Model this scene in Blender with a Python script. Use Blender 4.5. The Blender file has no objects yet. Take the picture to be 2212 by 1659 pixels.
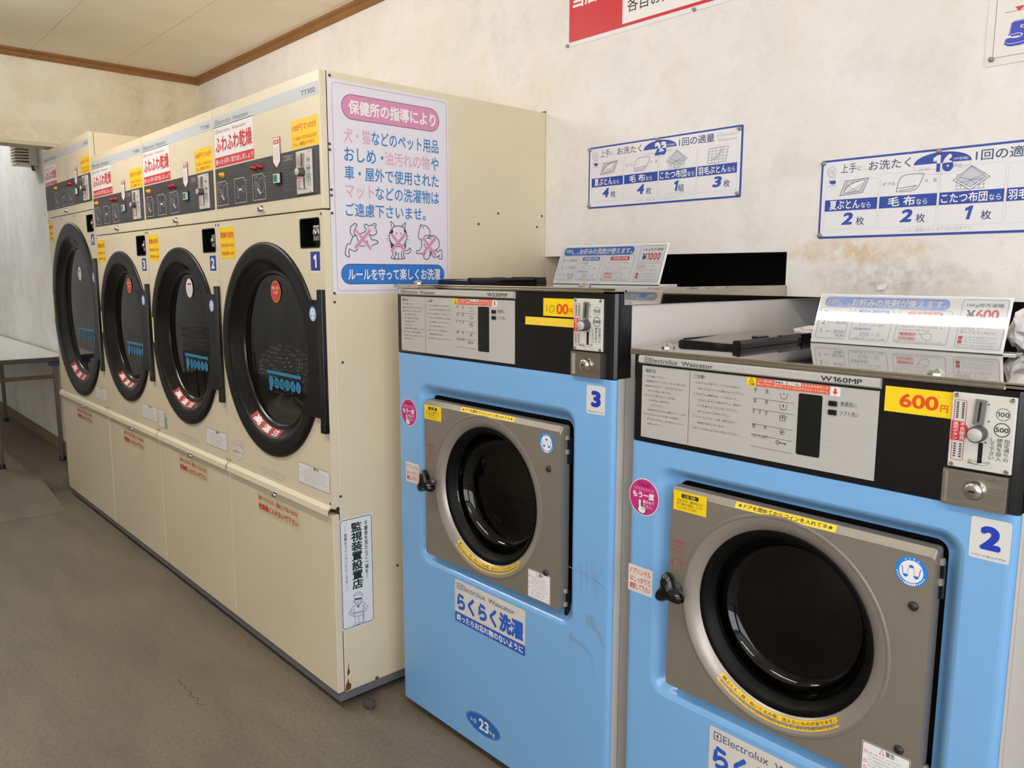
import bpy, math, random
from mathutils import Vector, Matrix
from mathutils.geometry import tessellate_polygon
S = bpy.context.scene
COL = S.collection
PI = math.pi
R = random.Random(7)
# ------------------------------------------------------------------ camera, light, exposure
cam_d = bpy.data.cameras.new('camera')
cam_d.sensor_width = 36.0
cam_d.lens = 36.0 * 1684.96 / 2212.0
cam_d.clip_start = 0.02
cam = bpy.data.objects.new('camera', cam_d)
COL.objects.link(cam)
yaw, pitch, roll = math.radians(-47.585), math.radians(-8.106), math.radians(0.086)
fw = Vector((math.sin(yaw) * math.cos(pitch), math.cos(yaw) * math.cos(pitch), math.sin(pitch)))
rt = Vector((math.cos(yaw), -math.sin(yaw), 0))
up = rt.cross(fw)
rt, up = rt * math.cos(roll) + up * math.sin(roll), up * math.cos(roll) - rt * math.sin(roll)
cam.matrix_world = Matrix(((rt.x, up.x, -fw.x, 1.9157), (rt.y, up.y, -fw.y, -1.0649), (rt.z, up.z, -fw.z, 1.272), (0, 0, 0, 1)))
S.camera = cam
S.view_settings.view_transform = 'Standard'
S.view_settings.look = 'None'
S.view_settings.exposure = 0.0
S.view_settings.gamma = 1.0
S.view_settings.use_curve_mapping = False
S.cycles.use_denoising = True
S.cycles.max_bounces = 10
S.cycles.diffuse_bounces = 5
S.cycles.glossy_bounces = 5
S.cycles.transparent_max_bounces = 12
S.cycles.caustics_reflective = False
S.cycles.caustics_refractive = False
S.cycles.sample_clamp_indirect = 6.0
w = bpy.data.worlds.new('daylight')
S.world = w
w.use_nodes = True
w.node_tree.nodes['Background'].inputs['Color'].default_value = (0.75, 0.85, 1.0, 1)
w.node_tree.nodes['Background'].inputs['Strength'].default_value = 0.6


def area(name, loc, target, sx, sy, power, color):
    d = bpy.data.lights.new(name, 'AREA')
    d.shape = 'RECTANGLE'
    d.size, d.size_y = sx, sy
    d.energy = power
    d.color = color
    o = bpy.data.objects.new(name, d)
    COL.objects.link(o)
    o.location = loc
    v = Vector(target) - Vector(loc)
    o.rotation_euler = v.to_track_quat('-Z', 'Y').to_euler()
    return o


D = 0.8377       # back wall plane
CEIL = 2.42
LX = -2.958      # lintel of the left wall
WARM, COOL = (1.0, 0.965, 0.91), (0.90, 0.94, 1.0)
# bare fluorescent tubes light the room (the lamps are built further down); daylight comes in by the shop window
TUBE_W, TUBE_M, TUBE_C = 98.0, 58.0, 98.0
area('window_daylight', (4.60, -1.25, 1.35), (0, -0.6, 1.2), 2.3, 1.55, 52, COOL)
area('window_daylight', (2.9, -3.2, 1.35), (2.4, 0, 1.0), 2.6, 1.55, 52, COOL)


# ------------------------------------------------------------------ materials
def lin(c):
    c = c / 255.0
    return c / 12.92 if c <= 0.04045 else ((c + 0.055) / 1.055) ** 2.4


def rgb(h):
    return tuple(lin(int(h[i:i + 2], 16)) for i in (0, 2, 4)) + (1.0,)


MATS = {}


def mat(h, rough=0.5, metal=0.0, spec=0.5, coat=0.0, vary=0.0, scale=8.0, bump=0.0, bscale=200.0):
    key = (h, rough, metal, spec, coat, vary, scale, bump)
    if key in MATS:
        return MATS[key]
    m = bpy.data.materials.new('paint_' + h)
    m.use_nodes = True
    nt = m.node_tree
    b = nt.nodes['Principled BSDF']
    b.inputs['Base Color'].default_value = rgb(h)
    b.inputs['Roughness'].default_value = rough
    b.inputs['Metallic'].default_value = metal
    b.inputs['Specular IOR Level'].default_value = spec
    b.inputs['Coat Weight'].default_value = coat
    if vary or bump:
        tc = nt.nodes.new('ShaderNodeTexCoord')
    if vary:
        n = nt.nodes.new('ShaderNodeTexNoise')
        n.inputs['Scale'].default_value = scale
        n.inputs['Detail'].default_value = 6
        nt.links.new(tc.outputs['Object'], n.inputs['Vector'])
        mx = nt.nodes.new('ShaderNodeMix')
        mx.data_type = 'RGBA'
        c = rgb(h)
        mx.inputs[6].default_value = tuple(x * (1 - vary) for x in c[:3]) + (1,)
        mx.inputs[7].default_value = tuple(min(1, x * (1 + vary)) for x in c[:3]) + (1,)
        nt.links.new(n.outputs['Fac'], mx.inputs[0])
        nt.links.new(mx.outputs[2], b.inputs['Base Color'])
    if bump:
        n2 = nt.nodes.new('ShaderNodeTexNoise')
        n2.inputs['Scale'].default_value = bscale
        n2.inputs['Detail'].default_value = 3
        nt.links.new(tc.outputs['Object'], n2.inputs['Vector'])
        bp = nt.nodes.new('ShaderNodeBump')
        bp.inputs['Strength'].default_value = bump
        bp.inputs['Distance'].default_value = 0.002
        nt.links.new(n2.outputs['Fac'], bp.inputs['Height'])
        nt.links.new(bp.outputs['Normal'], b.inputs['Normal'])
    MATS[key] = m
    return m


def nodes_mat(name):
    m = bpy.data.materials.new(name)
    m.use_nodes = True
    return m, m.node_tree, m.node_tree.nodes['Principled BSDF']


def ramp(nt, fac, stops):
    r = nt.nodes.new('ShaderNodeValToRGB')
    while len(r.color_ramp.elements) < len(stops):
        r.color_ramp.elements.new(0.5)
    for e, (p, c) in zip(r.color_ramp.elements, stops):
        e.position = p
        e.color = c if len(c) == 4 else tuple(c) + (1,)
    nt.links.new(fac, r.inputs['Fac'])
    return r.outputs['Color']


def noise(nt, scale, detail=6, rough=0.6, vec=None, dist=0.0):
    n = nt.nodes.new('ShaderNodeTexNoise')
    n.inputs['Scale'].default_value = scale
    n.inputs['Detail'].default_value = detail
    n.inputs['Roughness'].default_value = rough
    n.inputs['Distortion'].default_value = dist
    if vec is None:
        tc = nt.nodes.new('ShaderNodeTexCoord')
        vec = tc.outputs['Object']
    nt.links.new(vec, n.inputs['Vector'])
    return n.outputs['Fac']


def mixc(nt, fac, a, b, mode='MIX'):
    mx = nt.nodes.new('ShaderNodeMix')
    mx.data_type = 'RGBA'
    mx.blend_type = mode
    for sock, v in ((mx.inputs[0], fac), (mx.inputs[6], a), (mx.inputs[7], b)):
        if isinstance(v, (int, float)):
            sock.default_value = v
        elif isinstance(v, tuple):
            sock.default_value = v
        else:
            nt.links.new(v, sock)
    return mx.outputs[2]


def math_n(nt, op, a, b=None, clamp=False):
    n = nt.nodes.new('ShaderNodeMath')
    n.operation = op
    n.use_clamp = clamp
    for i, v in enumerate((a, b)):
        if v is None:
            continue
        if isinstance(v, (int, float)):
            n.inputs[i].default_value = v
        else:
            nt.links.new(v, n.inputs[i])
    return n.outputs[0]


def wall_mat(name, base, dark, stains=()):
    m, nt, b = nodes_mat(name)
    c = ramp(nt, noise(nt, 2.2, 8, 0.65), [(0.34, rgb(dark)), (0.58, rgb(base))])
    g = ramp(nt, noise(nt, 9, 8, 0.75), [(0.36, (0.84, 0.84, 0.83, 1)), (0.52, (1, 1, 1, 1))])
    c = mixc(nt, 0.5, c, g, 'MULTIPLY')
    y = ramp(nt, noise(nt, 4.5, 8, 0.7), [(0.50, (1, 1, 1, 1)), (0.72, rgb('ecdcc0'))])
    c = mixc(nt, 0.5, c, y, 'MULTIPLY')
    tc = nt.nodes.new('ShaderNodeTexCoord')
    for (px, py, pz, sx, sy, sz, col, amt) in stains:
        mp = nt.nodes.new('ShaderNodeMapping')
        mp.vector_type = 'POINT'
        mp.inputs['Location'].default_value = (-px / sx, -py / sy, -pz / sz)
        mp.inputs['Scale'].default_value = (1 / sx, 1 / sy, 1 / sz)
        nt.links.new(tc.outputs['Object'], mp.inputs['Vector'])
        ln = nt.nodes.new('ShaderNodeVectorMath')
        ln.operation = 'LENGTH'
        nt.links.new(mp.outputs['Vector'], ln.inputs[0])
        fac = math_n(nt, 'SUBTRACT', 1.0, ln.outputs['Value'], True)
        fac = math_n(nt, 'POWER', fac, 0.6)
        fac = math_n(nt, 'MULTIPLY', fac, math_n(nt, 'MULTIPLY', math_n(nt, 'SUBTRACT', noise(nt, 30, 8, 0.7), 0.36), 2.6, True))
        fac = math_n(nt, 'MULTIPLY', fac, amt, True)
        c = mixc(nt, fac, c, rgb(col))
    nt.links.new(c, b.inputs['Base Color'])
    b.inputs['Roughness'].default_value = 0.75
    bp = nt.nodes.new('ShaderNodeBump')
    bp.inputs['Strength'].default_value = 0.35
    bp.inputs['Distance'].default_value = 0.004
    nt.links.new(noise(nt, 55, 5, 0.6), bp.inputs['Height'])
    nt.links.new(bp.outputs['Normal'], b.inputs['Normal'])
    return m


M_WALL = wall_mat('mottled_wallpaper', 'ece7e3', 'e3ddd6', [(1.06, D, 1.325, 0.22, 1, 0.036, 'c9a468', 1.3), (-2.9, D, 2.2, 0.22, 1, 0.4, 'c09a60', 0.5), (1.15, D, 1.26, 0.22, 1, 0.05, '8d8a80', 1.0)])
M_WALL2 = wall_mat('mottled_wallpaper_left', 'ece4d2', 'decfb2', [(LX, 0.46, 2.18, 1, 0.08, 0.30, 'c09a60', 0.55), (LX, 0.66, 2.25, 1, 0.06, 0.2, 'c09a60', 0.5), (LX, -0.1, 2.0, 1, 0.5, 0.08, 'b5a070', 0.45)])
M_ALC = wall_mat('alcove_wallpaper', 'eceae6', 'dcdad4')


def floor_mat():
    m, nt, b = nodes_mat('worn_concrete_floor')
    tc = nt.nodes.new('ShaderNodeTexCoord')
    mp = nt.nodes.new('ShaderNodeMapping')
    mp.inputs['Rotation'].default_value = (0, 0, 0.35)
    mp.inputs['Scale'].default_value = (0.7, 2.6, 1)
    nt.links.new(tc.outputs['Object'], mp.inputs['Vector'])
    c = ramp(nt, noise(nt, 2.2, 9, 0.65, mp.outputs['Vector'], 0.4), [(0.28, rgb('655c4f')), (0.52, rgb('746a5a')), (0.78, rgb('807564'))])
    g = ramp(nt, noise(nt, 90, 4, 0.7), [(0.30, (0.66, 0.65, 0.62, 1)), (0.5, (1, 1, 1, 1)), (0.75, (1.25, 1.23, 1.2, 1))])
    c = mixc(nt, 0.85, c, g, 'MULTIPLY')
    nt.links.new(c, b.inputs['Base Color'])
    b.inputs['Roughness'].default_value = 0.55
    bp = nt.nodes.new('ShaderNodeBump')
    bp.inputs['Strength'].default_value = 0.25
    bp.inputs['Distance'].default_value = 0.003
    nt.links.new(noise(nt, 60, 6, 0.7), bp.inputs['Height'])
    nt.links.new(bp.outputs['Normal'], b.inputs['Normal'])
    return m


def cream_mat():
    m, nt, b = nodes_mat('cream_enamel')
    c = ramp(nt, noise(nt, 1.6, 6, 0.6), [(0.35, rgb('dccdb0')), (0.65, rgb('e2d5ba'))])
    nt.links.new(c, b.inputs['Base Color'])
    r = ramp(nt, noise(nt, 5, 5, 0.6), [(0.3, (0.30, 0.30, 0.30, 1)), (0.7, (0.44, 0.44, 0.44, 1))])
    nt.links.new(r, b.inputs['Roughness'])
    return m


def steel_mat(name, h, rough, stretch):
    m, nt, b = nodes_mat(name)
    tc = nt.nodes.new('ShaderNodeTexCoord')
    mp = nt.nodes.new('ShaderNodeMapping')
    mp.inputs['Scale'].default_value = stretch
    nt.links.new(tc.outputs['Object'], mp.inputs['Vector'])
    n = noise(nt, 30, 4, 0.6, mp.outputs['Vector'])
    c0 = rgb(h)
    nt.links.new(ramp(nt, n, [(0.3, tuple(x * 0.9 for x in c0[:3]) + (1,)), (0.7, c0)]), b.inputs['Base Color'])
    nt.links.new(ramp(nt, n, [(0.3, (rough * 0.8,) * 3 + (1,)), (0.7, (rough * 1.25,) * 3 + (1,))]), b.inputs['Roughness'])
    b.inputs['Metallic'].default_value = 1.0
    return m


def glass_mat(name, tint, rough=0.02, ior=1.5):
    m = bpy.data.materials.new(name)
    m.use_nodes = True
    nt = m.node_tree
    nt.nodes.remove(nt.nodes['Principled BSDF'])
    out = nt.nodes['Material Output']
    tr = nt.nodes.new('ShaderNodeBsdfTransparent')
    tr.inputs['Color'].default_value = tint
    gl = nt.nodes.new('ShaderNodeBsdfGlossy')
    gl.inputs['Roughness'].default_value = rough
    fr = nt.nodes.new('ShaderNodeFresnel')
    fr.inputs['IOR'].default_value = ior
    mx = nt.nodes.new('ShaderNodeMixShader')
    nt.links.new(fr.outputs[0], mx.inputs[0])
    nt.links.new(tr.outputs[0], mx.inputs[1])
    nt.links.new(gl.outputs[0], mx.inputs[2])
    nt.links.new(mx.outputs[0], out.inputs['Surface'])
    return m


def dots_mat():
    m, nt, b = nodes_mat('polka_dot_cloth')
    tc = nt.nodes.new('ShaderNodeTexCoord')
    v = nt.nodes.new('ShaderNodeTexVoronoi')
    v.feature = 'F1'
    v.inputs['Scale'].default_value = 84
    v.inputs['Randomness'].default_value = 0.12
    nt.links.new(tc.outputs['Object'], v.inputs['Vector'])
    c = ramp(nt, v.outputs['Distance'], [(0.27, rgb('ffffff')), (0.33, rgb('343438'))])
    nt.links.new(c, b.inputs['Base Color'])
    b.inputs['Roughness'].default_value = 0.9
    return m


def drum_mat(name, h1, h2, scale):
    m, nt, b = nodes_mat(name)
    tc = nt.nodes.new('ShaderNodeTexCoord')
    v = nt.nodes.new('ShaderNodeTexVoronoi')
    v.inputs['Scale'].default_value = scale
    v.inputs['Randomness'].default_value = 0.0
    nt.links.new(tc.outputs['Object'], v.inputs['Vector'])
    c = ramp(nt, v.outputs['Distance'], [(0.28, rgb(h1)), (0.36, rgb(h2))])
    nt.links.new(c, b.inputs['Base Color'])
    b.inputs['Roughness'].default_value = 0.45
    b.inputs['Metallic'].default_value = 0.7
    return m


M_FLOOR = floor_mat()
M_CREAM = cream_mat()
M_BLUE = mat('7bafe0', 0.28, coat=0.25, vary=0.05, scale=2.0)
M_WHITE = mat('dcd6d0', 0.45, vary=0.03, scale=3)
M_BLACK = mat('0d0c0c', 0.22)
M_BLACKP = mat('0e0d0d', 0.36, spec=0.32, vary=0.1, scale=12)
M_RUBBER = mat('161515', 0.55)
M_PANEL = mat('38373a', 0.42, vary=0.06)
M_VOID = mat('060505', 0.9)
M_STEEL = steel_mat('stainless_top', 'c4bdb1', 0.045, (2, 30, 1))
M_STEELR = steel_mat('brushed_steel', 'b8b2a6', 0.32, (1, 1, 40))
M_CHROME = mat('d8d6d2', 0.15, metal=1.0)
M_DOORG = mat('8a8176', 0.42, metal=0.35, vary=0.04, scale=20)
M_ALU = mat('bdbab4', 0.42, metal=0.1, vary=0.03, scale=40)
M_COIN = mat('d6d3ca', 0.38, metal=0.08, vary=0.04, scale=30)
M_KICK = mat('74757a', 0.5, metal=0.3, vary=0.1)
M_GLASS = glass_mat('dark_door_glass', (0.86, 0.86, 0.84, 1), 0.02, 1.68)
M_GLASSW = glass_mat('smoked_bowl_glass', (0.55, 0.52, 0.48, 1), 0.02, 1.55)
M_CLEAR = glass_mat('clear_acrylic', (0.99, 0.99, 0.99, 1), 0.03, 1.5)
M_DRUM = drum_mat('perforated_dryer_drum', '0e0e0d', '1c1c1a', 90)
M_DRUMW = drum_mat('perforated_wash_drum', '0c0a08', '2c2720', 120)
M_WOOD = mat('8a5f33', 0.5, vary=0.25, scale=9)
M_RUST = mat('6e3a1e', 0.85, vary=0.3, scale=60)
M_SCREW = mat('6f6d66', 0.35, metal=0.7)
WHITE, PAPER, INK = mat('eeebe8', 0.4), mat('e9e6ea', 0.42), mat('2a2a2e', 0.6)
YEL, RED, PINK = mat('f6cf12', 0.45), mat('cf2d38', 0.45), mat('d48cb0', 0.5)
BLUES, NAVY, TBLUE = mat('2c70c4', 0.45), mat('2f3f9a', 0.5), mat('2d79b8', 0.5)
DRED, ORANGE, GREY = mat('c4272f', 0.5), mat('d5451c', 0.5), mat('8e9096', 0.5)
MAG, LGREY, TPINK = mat('c12a77', 0.45), mat('c3c6c9', 0.5), mat('d8a8be', 0.5)
OFFW, DBLUE, PALEB = mat('d9d5cc', 0.5), mat('24348c', 0.5), mat('aebccb', 0.5)


# ------------------------------------------------------------------ mesh helpers
def meta(o, label=None, cat=None, group=None, kind=None):
    for k, v in (('label', label), ('category', cat), ('group', group), ('kind', kind)):
        if v:
            o[k] = v
    return o


def thing(name, label, cat, loc=(0, 0, 0), group=None):
    o = bpy.data.objects.new(name, None)
    o.empty_display_size = 0.05
    COL.objects.link(o)
    o.location = loc
    return meta(o, label, cat, group)


class MB:
    def __init__(s):
        s.v, s.f, s.m, s.mats, s.sm = [], [], [], [], []

    def mi(s, m):
        if m not in s.mats:
            s.mats.append(m)
        return s.mats.index(m)

    def face(s, idx, m, smooth=False):
        s.f.append(idx)
        s.m.append(s.mi(m))
        s.sm.append(smooth)

    def add(s, verts, faces, m, smooth=False):
        b = len(s.v)
        s.v += [tuple(v) for v in verts]
        for f in faces:
            s.face([b + i for i in f], m, smooth)
        return s

    def box(s, x0, x1, y0, y1, z0, z1, m):
        vs = [(x, y, z) for x in (x0, x1) for y in (y0, y1) for z in (z0, z1)]
        return s.add(vs, [(0, 1, 3, 2), (4, 6, 7, 5), (0, 4, 5, 1), (2, 3, 7, 6), (0, 2, 6, 4), (1, 5, 7, 3)], m)

    def lathe(s, prof, c, m, n=64, axis='y', a0=0.0, a1=2 * PI, smooth=True):
        full = abs(a1 - a0 - 2 * PI) < 1e-6
        k = n if full else n + 1
        vs = []
        for (r, h) in prof:
            for i in range(k):
                a = a0 + (a1 - a0) * i / n
                u, v = r * math.cos(a), r * math.sin(a)
                if axis == 'y':
                    vs.append((c[0] + u, c[1] + h, c[2] + v))
                elif axis == 'z':
                    vs.append((c[0] + u, c[1] + v, c[2] + h))
                else:
                    vs.append((c[0] + h, c[1] + u, c[2] + v))
        fs = []
        for j in range(len(prof) - 1):
            for i in range(n):
                i2 = (i + 1) % k
                fs.append((j * k + i, j * k + i2, (j + 1) * k + i2, (j + 1) * k + i))
        return s.add(vs, fs, m, smooth)

    def prism(s, pts, axis, a, b, m, smooth=False):
        """pts: 2D outline; axis 'x' -> (a,p,q); 'y' -> (p,a,q); 'z' -> (p,q,a)"""
        def P(p, h):
            return {'x': (h, p[0], p[1]), 'y': (p[0], h, p[1]), 'z': (p[0], p[1], h)}[axis]
        n = len(pts)
        vs = [P(p, a) for p in pts] + [P(p, b) for p in pts]
        fs = [(i, (i + 1) % n, n + (i + 1) % n, n + i) for i in range(n)]
        s.add(vs, fs, m, smooth)
        tr = tessellate_polygon([[Vector((p[0], p[1], 0)) for p in pts]])
        s.add([P(p, a) for p in pts], [tuple(t) for t in tr], m)
        s.add([P(p, b) for p in pts], [tuple(t) for t in tr], m)
        return s

    def plate(s, outer, holes, y, m):
        """flat face at depth y (x,z outline) with holes"""
        loops = [[Vector((p[0], p[1], 0)) for p in outer]] + [[Vector((p[0], p[1], 0)) for p in h] for h in holes]
        tr = tessellate_polygon(loops)
        flat = [p for l in loops for p in l]
        return s.add([(p.x, y, p.y) for p in flat], [tuple(t) for t in tr], m)

    def bridge(s, la, lb, m, smooth=False):
        n = len(la)
        return s.add(list(la) + list(lb), [(i, (i + 1) % n, n + (i + 1) % n, n + i) for i in range(n)], m, smooth)

    def loft(s, loops, m):
        n = len(loops[0])
        vs = [v for l in loops for v in l]
        fs = [(j * n + i, j * n + (i + 1) % n, (j + 1) * n + (i + 1) % n, (j + 1) * n + i) for j in range(len(loops) - 1) for i in range(n)]
        return s.add(vs, fs, m, True)

    def tube(s, pts, r, m, n=10, closed=False):
        rings = []
        N = len(pts)
        pv = [Vector(p) for p in pts]
        for i, p in enumerate(pv):
            t = (pv[(i + 1) % N] - pv[i - 1]) if closed else (pv[min(i + 1, N - 1)] - pv[max(i - 1, 0)])
            t.normalize()
            q = t.cross(Vector((0, 0, 1)) if abs(t.z) < 0.9 else Vector((1, 0, 0))).normalized()
            w2 = t.cross(q)
            rings.append([p + (q * math.cos(2 * PI * k / n) + w2 * math.sin(2 * PI * k / n)) * r for k in range(n)])
        vs = [v for rg in rings for v in rg]
        fs = []
        for j in range(N if closed else N - 1):
            j2 = (j + 1) % N
            for k in range(n):
                fs.append((j * n + k, j * n + (k + 1) % n, j2 * n + (k + 1) % n, j2 * n + k))
        if not closed:
            fs += [tuple(range(n)), tuple((N - 1) * n + k for k in range(n))]
        return s.add(vs, fs, m, True)

    def build(s, name, parent=None, bevel=0.0, seg=2, label=None, loc=None):
        me = bpy.data.meshes.new(name)
        me.from_pydata(s.v, [], s.f)
        for m in s.mats:
            me.materials.append(m)
        for p, mi, sm in zip(me.polygons, s.m, s.sm):
            p.material_index = mi
            p.use_smooth = sm
        me.validate()
        me.update()
        o = bpy.data.objects.new(name, me)
        COL.objects.link(o)
        if parent:
            o.parent = parent
        if loc:
            o.location = loc
        if bevel:
            md = o.modifiers.new('bevel', 'BEVEL')
            md.width = bevel
            md.segments = seg
            md.limit_method = 'ANGLE'
            md.angle_limit = math.radians(40)
            md.harden_normals = False
        if label:
            o['label'] = label
        return o


def circ(cx, cz, r, n=64, a0=0.0):
    return [(cx + r * math.cos(a0 + 2 * PI * i / n), cz + r * math.sin(a0 + 2 * PI * i / n)) for i in range(n)]


def rr(x0, z0, x1, z1, r, n=6):
    o = []
    for cx, cz, a in ((x1 - r, z1 - r, 0), (x0 + r, z1 - r, 90), (x0 + r, z0 + r, 180), (x1 - r, z0 + r, 270)):
        for i in range(n + 1):
            t = math.radians(a + 90 * i / n)
            o.append((cx + r * math.cos(t), cz + r * math.sin(t)))
    return o


# ------------------------------------------------------------------ printed matter
GLY = {}


ONE = [(0.17, 0.0), (0.27, 0.0), (0.27, 0.72), (0.19, 0.72), (0.0, 0.59), (0.0, 0.49), (0.17, 0.59)]


def glyphs(txt, bold):
    key = (txt, bold)
    if key not in GLY and '1' in txt and txt.isascii() and len(txt) < 9:
        out_v, out_f, x = [], [], 0.0
        h0 = glyphs('0', 0.0)[2]
        for ch in txt:
            if ch == '1':
                vs = []
                for k in range(4 if bold else 1):
                    q = 2 * PI * (k + 0.5) / 4
                    vs += [(p[0] + bold * math.cos(q), (p[1] / 0.72) * h0[3] + bold * math.sin(q), k * 4e-6) for p in ONE]
                fs = [tuple(i + k * 7 for i in (0, 1, 2, 3, 6)) for k in range(len(vs) // 7)] + [tuple(i + k * 7 for i in (3, 4, 5, 6)) for k in range(len(vs) // 7)]
                bb = (-bold, 0, 0.27 + bold, h0[3])
            else:
                vs, fs, bb = glyphs(ch, bold)
            o_ = len(out_v)
            out_v += [(v[0] - bb[0] + x, v[1], v[2]) for v in vs]
            out_f += [tuple(i + o_ for i in f) for f in fs]
            x += bb[2] - bb[0] + 0.085
        GLY[key] = (out_v, out_f, (min(v[0] for v in out_v), min(v[1] for v in out_v), max(v[0] for v in out_v), max(v[1] for v in out_v)))
    if key not in GLY:
        cu = bpy.data.curves.new('glyph', 'FONT')
        cu.body = txt
        cu.resolution_u = 3 if ord(txt[0]) > 255 else 6
        o = bpy.data.objects.new('glyph', cu)
        COL.objects.link(o)
        dg = bpy.context.evaluated_depsgraph_get()
        ev = o.evaluated_get(dg)
        me = ev.to_mesh()
        vs = [(v.co.x, v.co.y, 0.0) for v in me.vertices]
        fs = [tuple(p.vertices) for p in me.polygons]
        ev.to_mesh_clear()
        bpy.data.objects.remove(o)
        bpy.data.curves.remove(cu)
        if bold:                      # heavier strokes: the same shapes set a hair apart
            n, base, bf = (8 if bold > 0.018 else 4), vs, fs
            vs, fs = [], []
            for k in range(n):
                q = 2 * PI * (k + 0.5) / n
                o_ = len(vs)
                vs += [(v[0] + bold * math.cos(q), v[1] + bold * math.sin(q), k * 4e-6) for v in base]
                fs += [tuple(i + o_ for i in f) for f in bf]
        xs, ys = [v[0] for v in vs] or [0, 1], [v[1] for v in vs] or [0, 1]
        GLY[key] = (vs, fs, (min(xs), min(ys), max(xs), max(ys)))
    return GLY[key]


def front(y):
    return lambda u, v, n: (u, y - n, v)


def side(x):
    return lambda u, v, n: (x + n, u, v)


EPS = 0.00028


class Art(MB):
    def __init__(s, fn):
        MB.__init__(s)
        s.fn = fn

    def tri(s, pts, faces, m, L):
        s.add([s.fn(p[0], p[1], 0.0003 + L * EPS + (p[2] if len(p) > 2 else 0.0)) for p in pts], faces, m)
        return s

    def poly(s, pts, m, L=0):
        tr = tessellate_polygon([[Vector((p[0], p[1], 0)) for p in pts]])
        return s.tri(pts, [tuple(t) for t in tr], m, L)

    def rect(s, x0, z0, x1, z1, m, L=0, r=0.0):
        return s.poly(rr(x0, z0, x1, z1, r) if r else [(x0, z0), (x1, z0), (x1, z1), (x0, z1)], m, L)

    def ell(s, cx, cz, rx, rz, m, L=0, n=36):
        return s.poly([(cx + rx * math.cos(2 * PI * i / n), cz + rz * math.sin(2 * PI * i / n)) for i in range(n)], m, L)

    def line(s, pts, wd, m, L=1, closed=False):
        P = [Vector(p) for p in pts]
        if closed:
            P.append(P[0])
        n = len(P)
        if n < 2:
            return s
        vs = []
        for i in range(n):
            a = P[i] - P[i - 1] if i else (P[0] - P[-2] if closed else P[1] - P[0])
            b = P[i + 1] - P[i] if i < n - 1 else (P[1] - P[0] if closed else a)
            a, b = a.normalized(), b.normalized()
            t = a + b
            t = t.normalized() if t.length > 1e-6 else a
            k = 1 / max(0.5, abs(t.dot(a)))
            q = Vector((-t.y, t.x)) * wd * 0.5 * k
            vs += [P[i] + q, P[i] - q]
        return s.tri(vs, [(2 * i, 2 * i + 1, 2 * i + 3, 2 * i + 2) for i in range(n - 1)], m, L)

    def frame(s, x0, z0, x1, z1, wd, m, L=1, r=0.0):
        return s.line(rr(x0, z0, x1, z1, r) if r else [(x0, z0), (x1, z0), (x1, z1), (x0, z1)], wd, m, L, True)

    def ring(s, cx, cz, rx, rz, wd, m, L=1, n=32):
        return s.line([(cx + rx * math.cos(2 * PI * i / n), cz + rz * math.sin(2 * PI * i / n)) for i in range(n)], wd, m, L, True)

    def text(s, t, x0, z0, x1, z1, m, L=1, b=0.0, shear=0.0):
        vs, fs, (a, c, d, e) = glyphs(t, b)
        kx, kz = (x1 - x0) / max(1e-6, d - a), (z1 - z0) / max(1e-6, e - c)
        return s.tri([(x0 + (v[0] - a) * kx + shear * (v[1] - c) * kz, z0 + (v[1] - c) * kz, v[2]) for v in vs], fs, m, L)

    def vtext(s, t, uc, zt, zb, wd, m, L=1, b=0.0):
        h = (zt - zb) / len(t)
        for i, ch in enumerate(t):
            vs, fs, bb = glyphs(ch, b)
            if not vs:
                continue
            zc = zt - (i + 0.5) * h
            if ch in 'ー―':
                s.tri([(uc + (v[1] - 0.35) * wd, zc + (v[0] - (bb[0] + bb[2]) / 2) * h, v[2]) for v in vs], fs, m, L)
            elif ch in '！!':
                s.tri([(uc + (v[0] - (bb[0] + bb[2]) / 2) * wd, zc + (v[1] - 0.35) * h, v[2]) for v in vs], fs, m, L)
            else:
                s.tri([(uc + (v[0] - 0.46) * wd, zc + (v[1] - 0.35) * h, v[2]) for v in vs], fs, m, L)
        return s

    def small(s, x0, x1, z, h, m, L=1, seed=0, gap=0.35):
        """a row of print too small to read: fine broken strokes"""
        r = random.Random(seed * 77 + int(z * 1e5))
        x, t = x0, h * 0.13
        while x + h * 0.5 < x1:
            wd = h * r.choice((0.45, 0.6, 0.75, 0.85))
            if r.random() > 0.10:
                for q in r.sample((0.04, 0.28, 0.5, 0.74, 0.9), r.choice((1, 2, 2, 3))):
                    a_ = r.uniform(0, 0.3)
                    s.rect(x + wd * a_, z + h * q - t / 2, x + wd * r.uniform(0.7, 1), z + h * q + t / 2, m, L)
                for q in r.sample((0.12, 0.35, 0.55, 0.85), r.choice((1, 1, 2))):
                    s.rect(x + wd * q - t / 2, z + h * r.uniform(0, 0.35), x + wd * q + t / 2, z + h * r.uniform(0.65, 1), m, L + 1)
            x += wd + h * gap
        return s

    def para(s, lines, x, z, step, h, pitch, m, L=1):
        for k, t in enumerate(lines):
            n0 = len(t) - len(t.lstrip(' '))
            t2 = t.strip()
            if t2:
                n = sum(1.0 if ord(c) > 255 else 0.55 for c in t2)
                s.text(t2, x + n0 * pitch, z - k * step, x + n0 * pitch + n * pitch, z - k * step + h, m, L)
        return s

    def logo(s, x0, z0, h, m, L=1):
        s.frame(x0, z0, x0 + h, z0 + h, h * 0.12, m, L)
        s.poly([(x0 + h * .25, z0 + h * .5), (x0 + h * .6, z0 + h * .85), (x0 + h * .6, z0 + h * .15)], m, L)
        return s

    def brand(s, x0, z0, x1, h, m, L=1):
        s.logo(x0, z0, h, m, L)
        wd = x1 - x0 - h * 1.3
        a = x0 + h * 1.3
        s.text('Electrolux', a, z0, a + wd * 0.46, z0 + h, m, L)
        s.text('Wascator', a + wd * 0.52, z0, x1, z0 + h * 0.85, m, L, 0.008)
        return s


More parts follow.
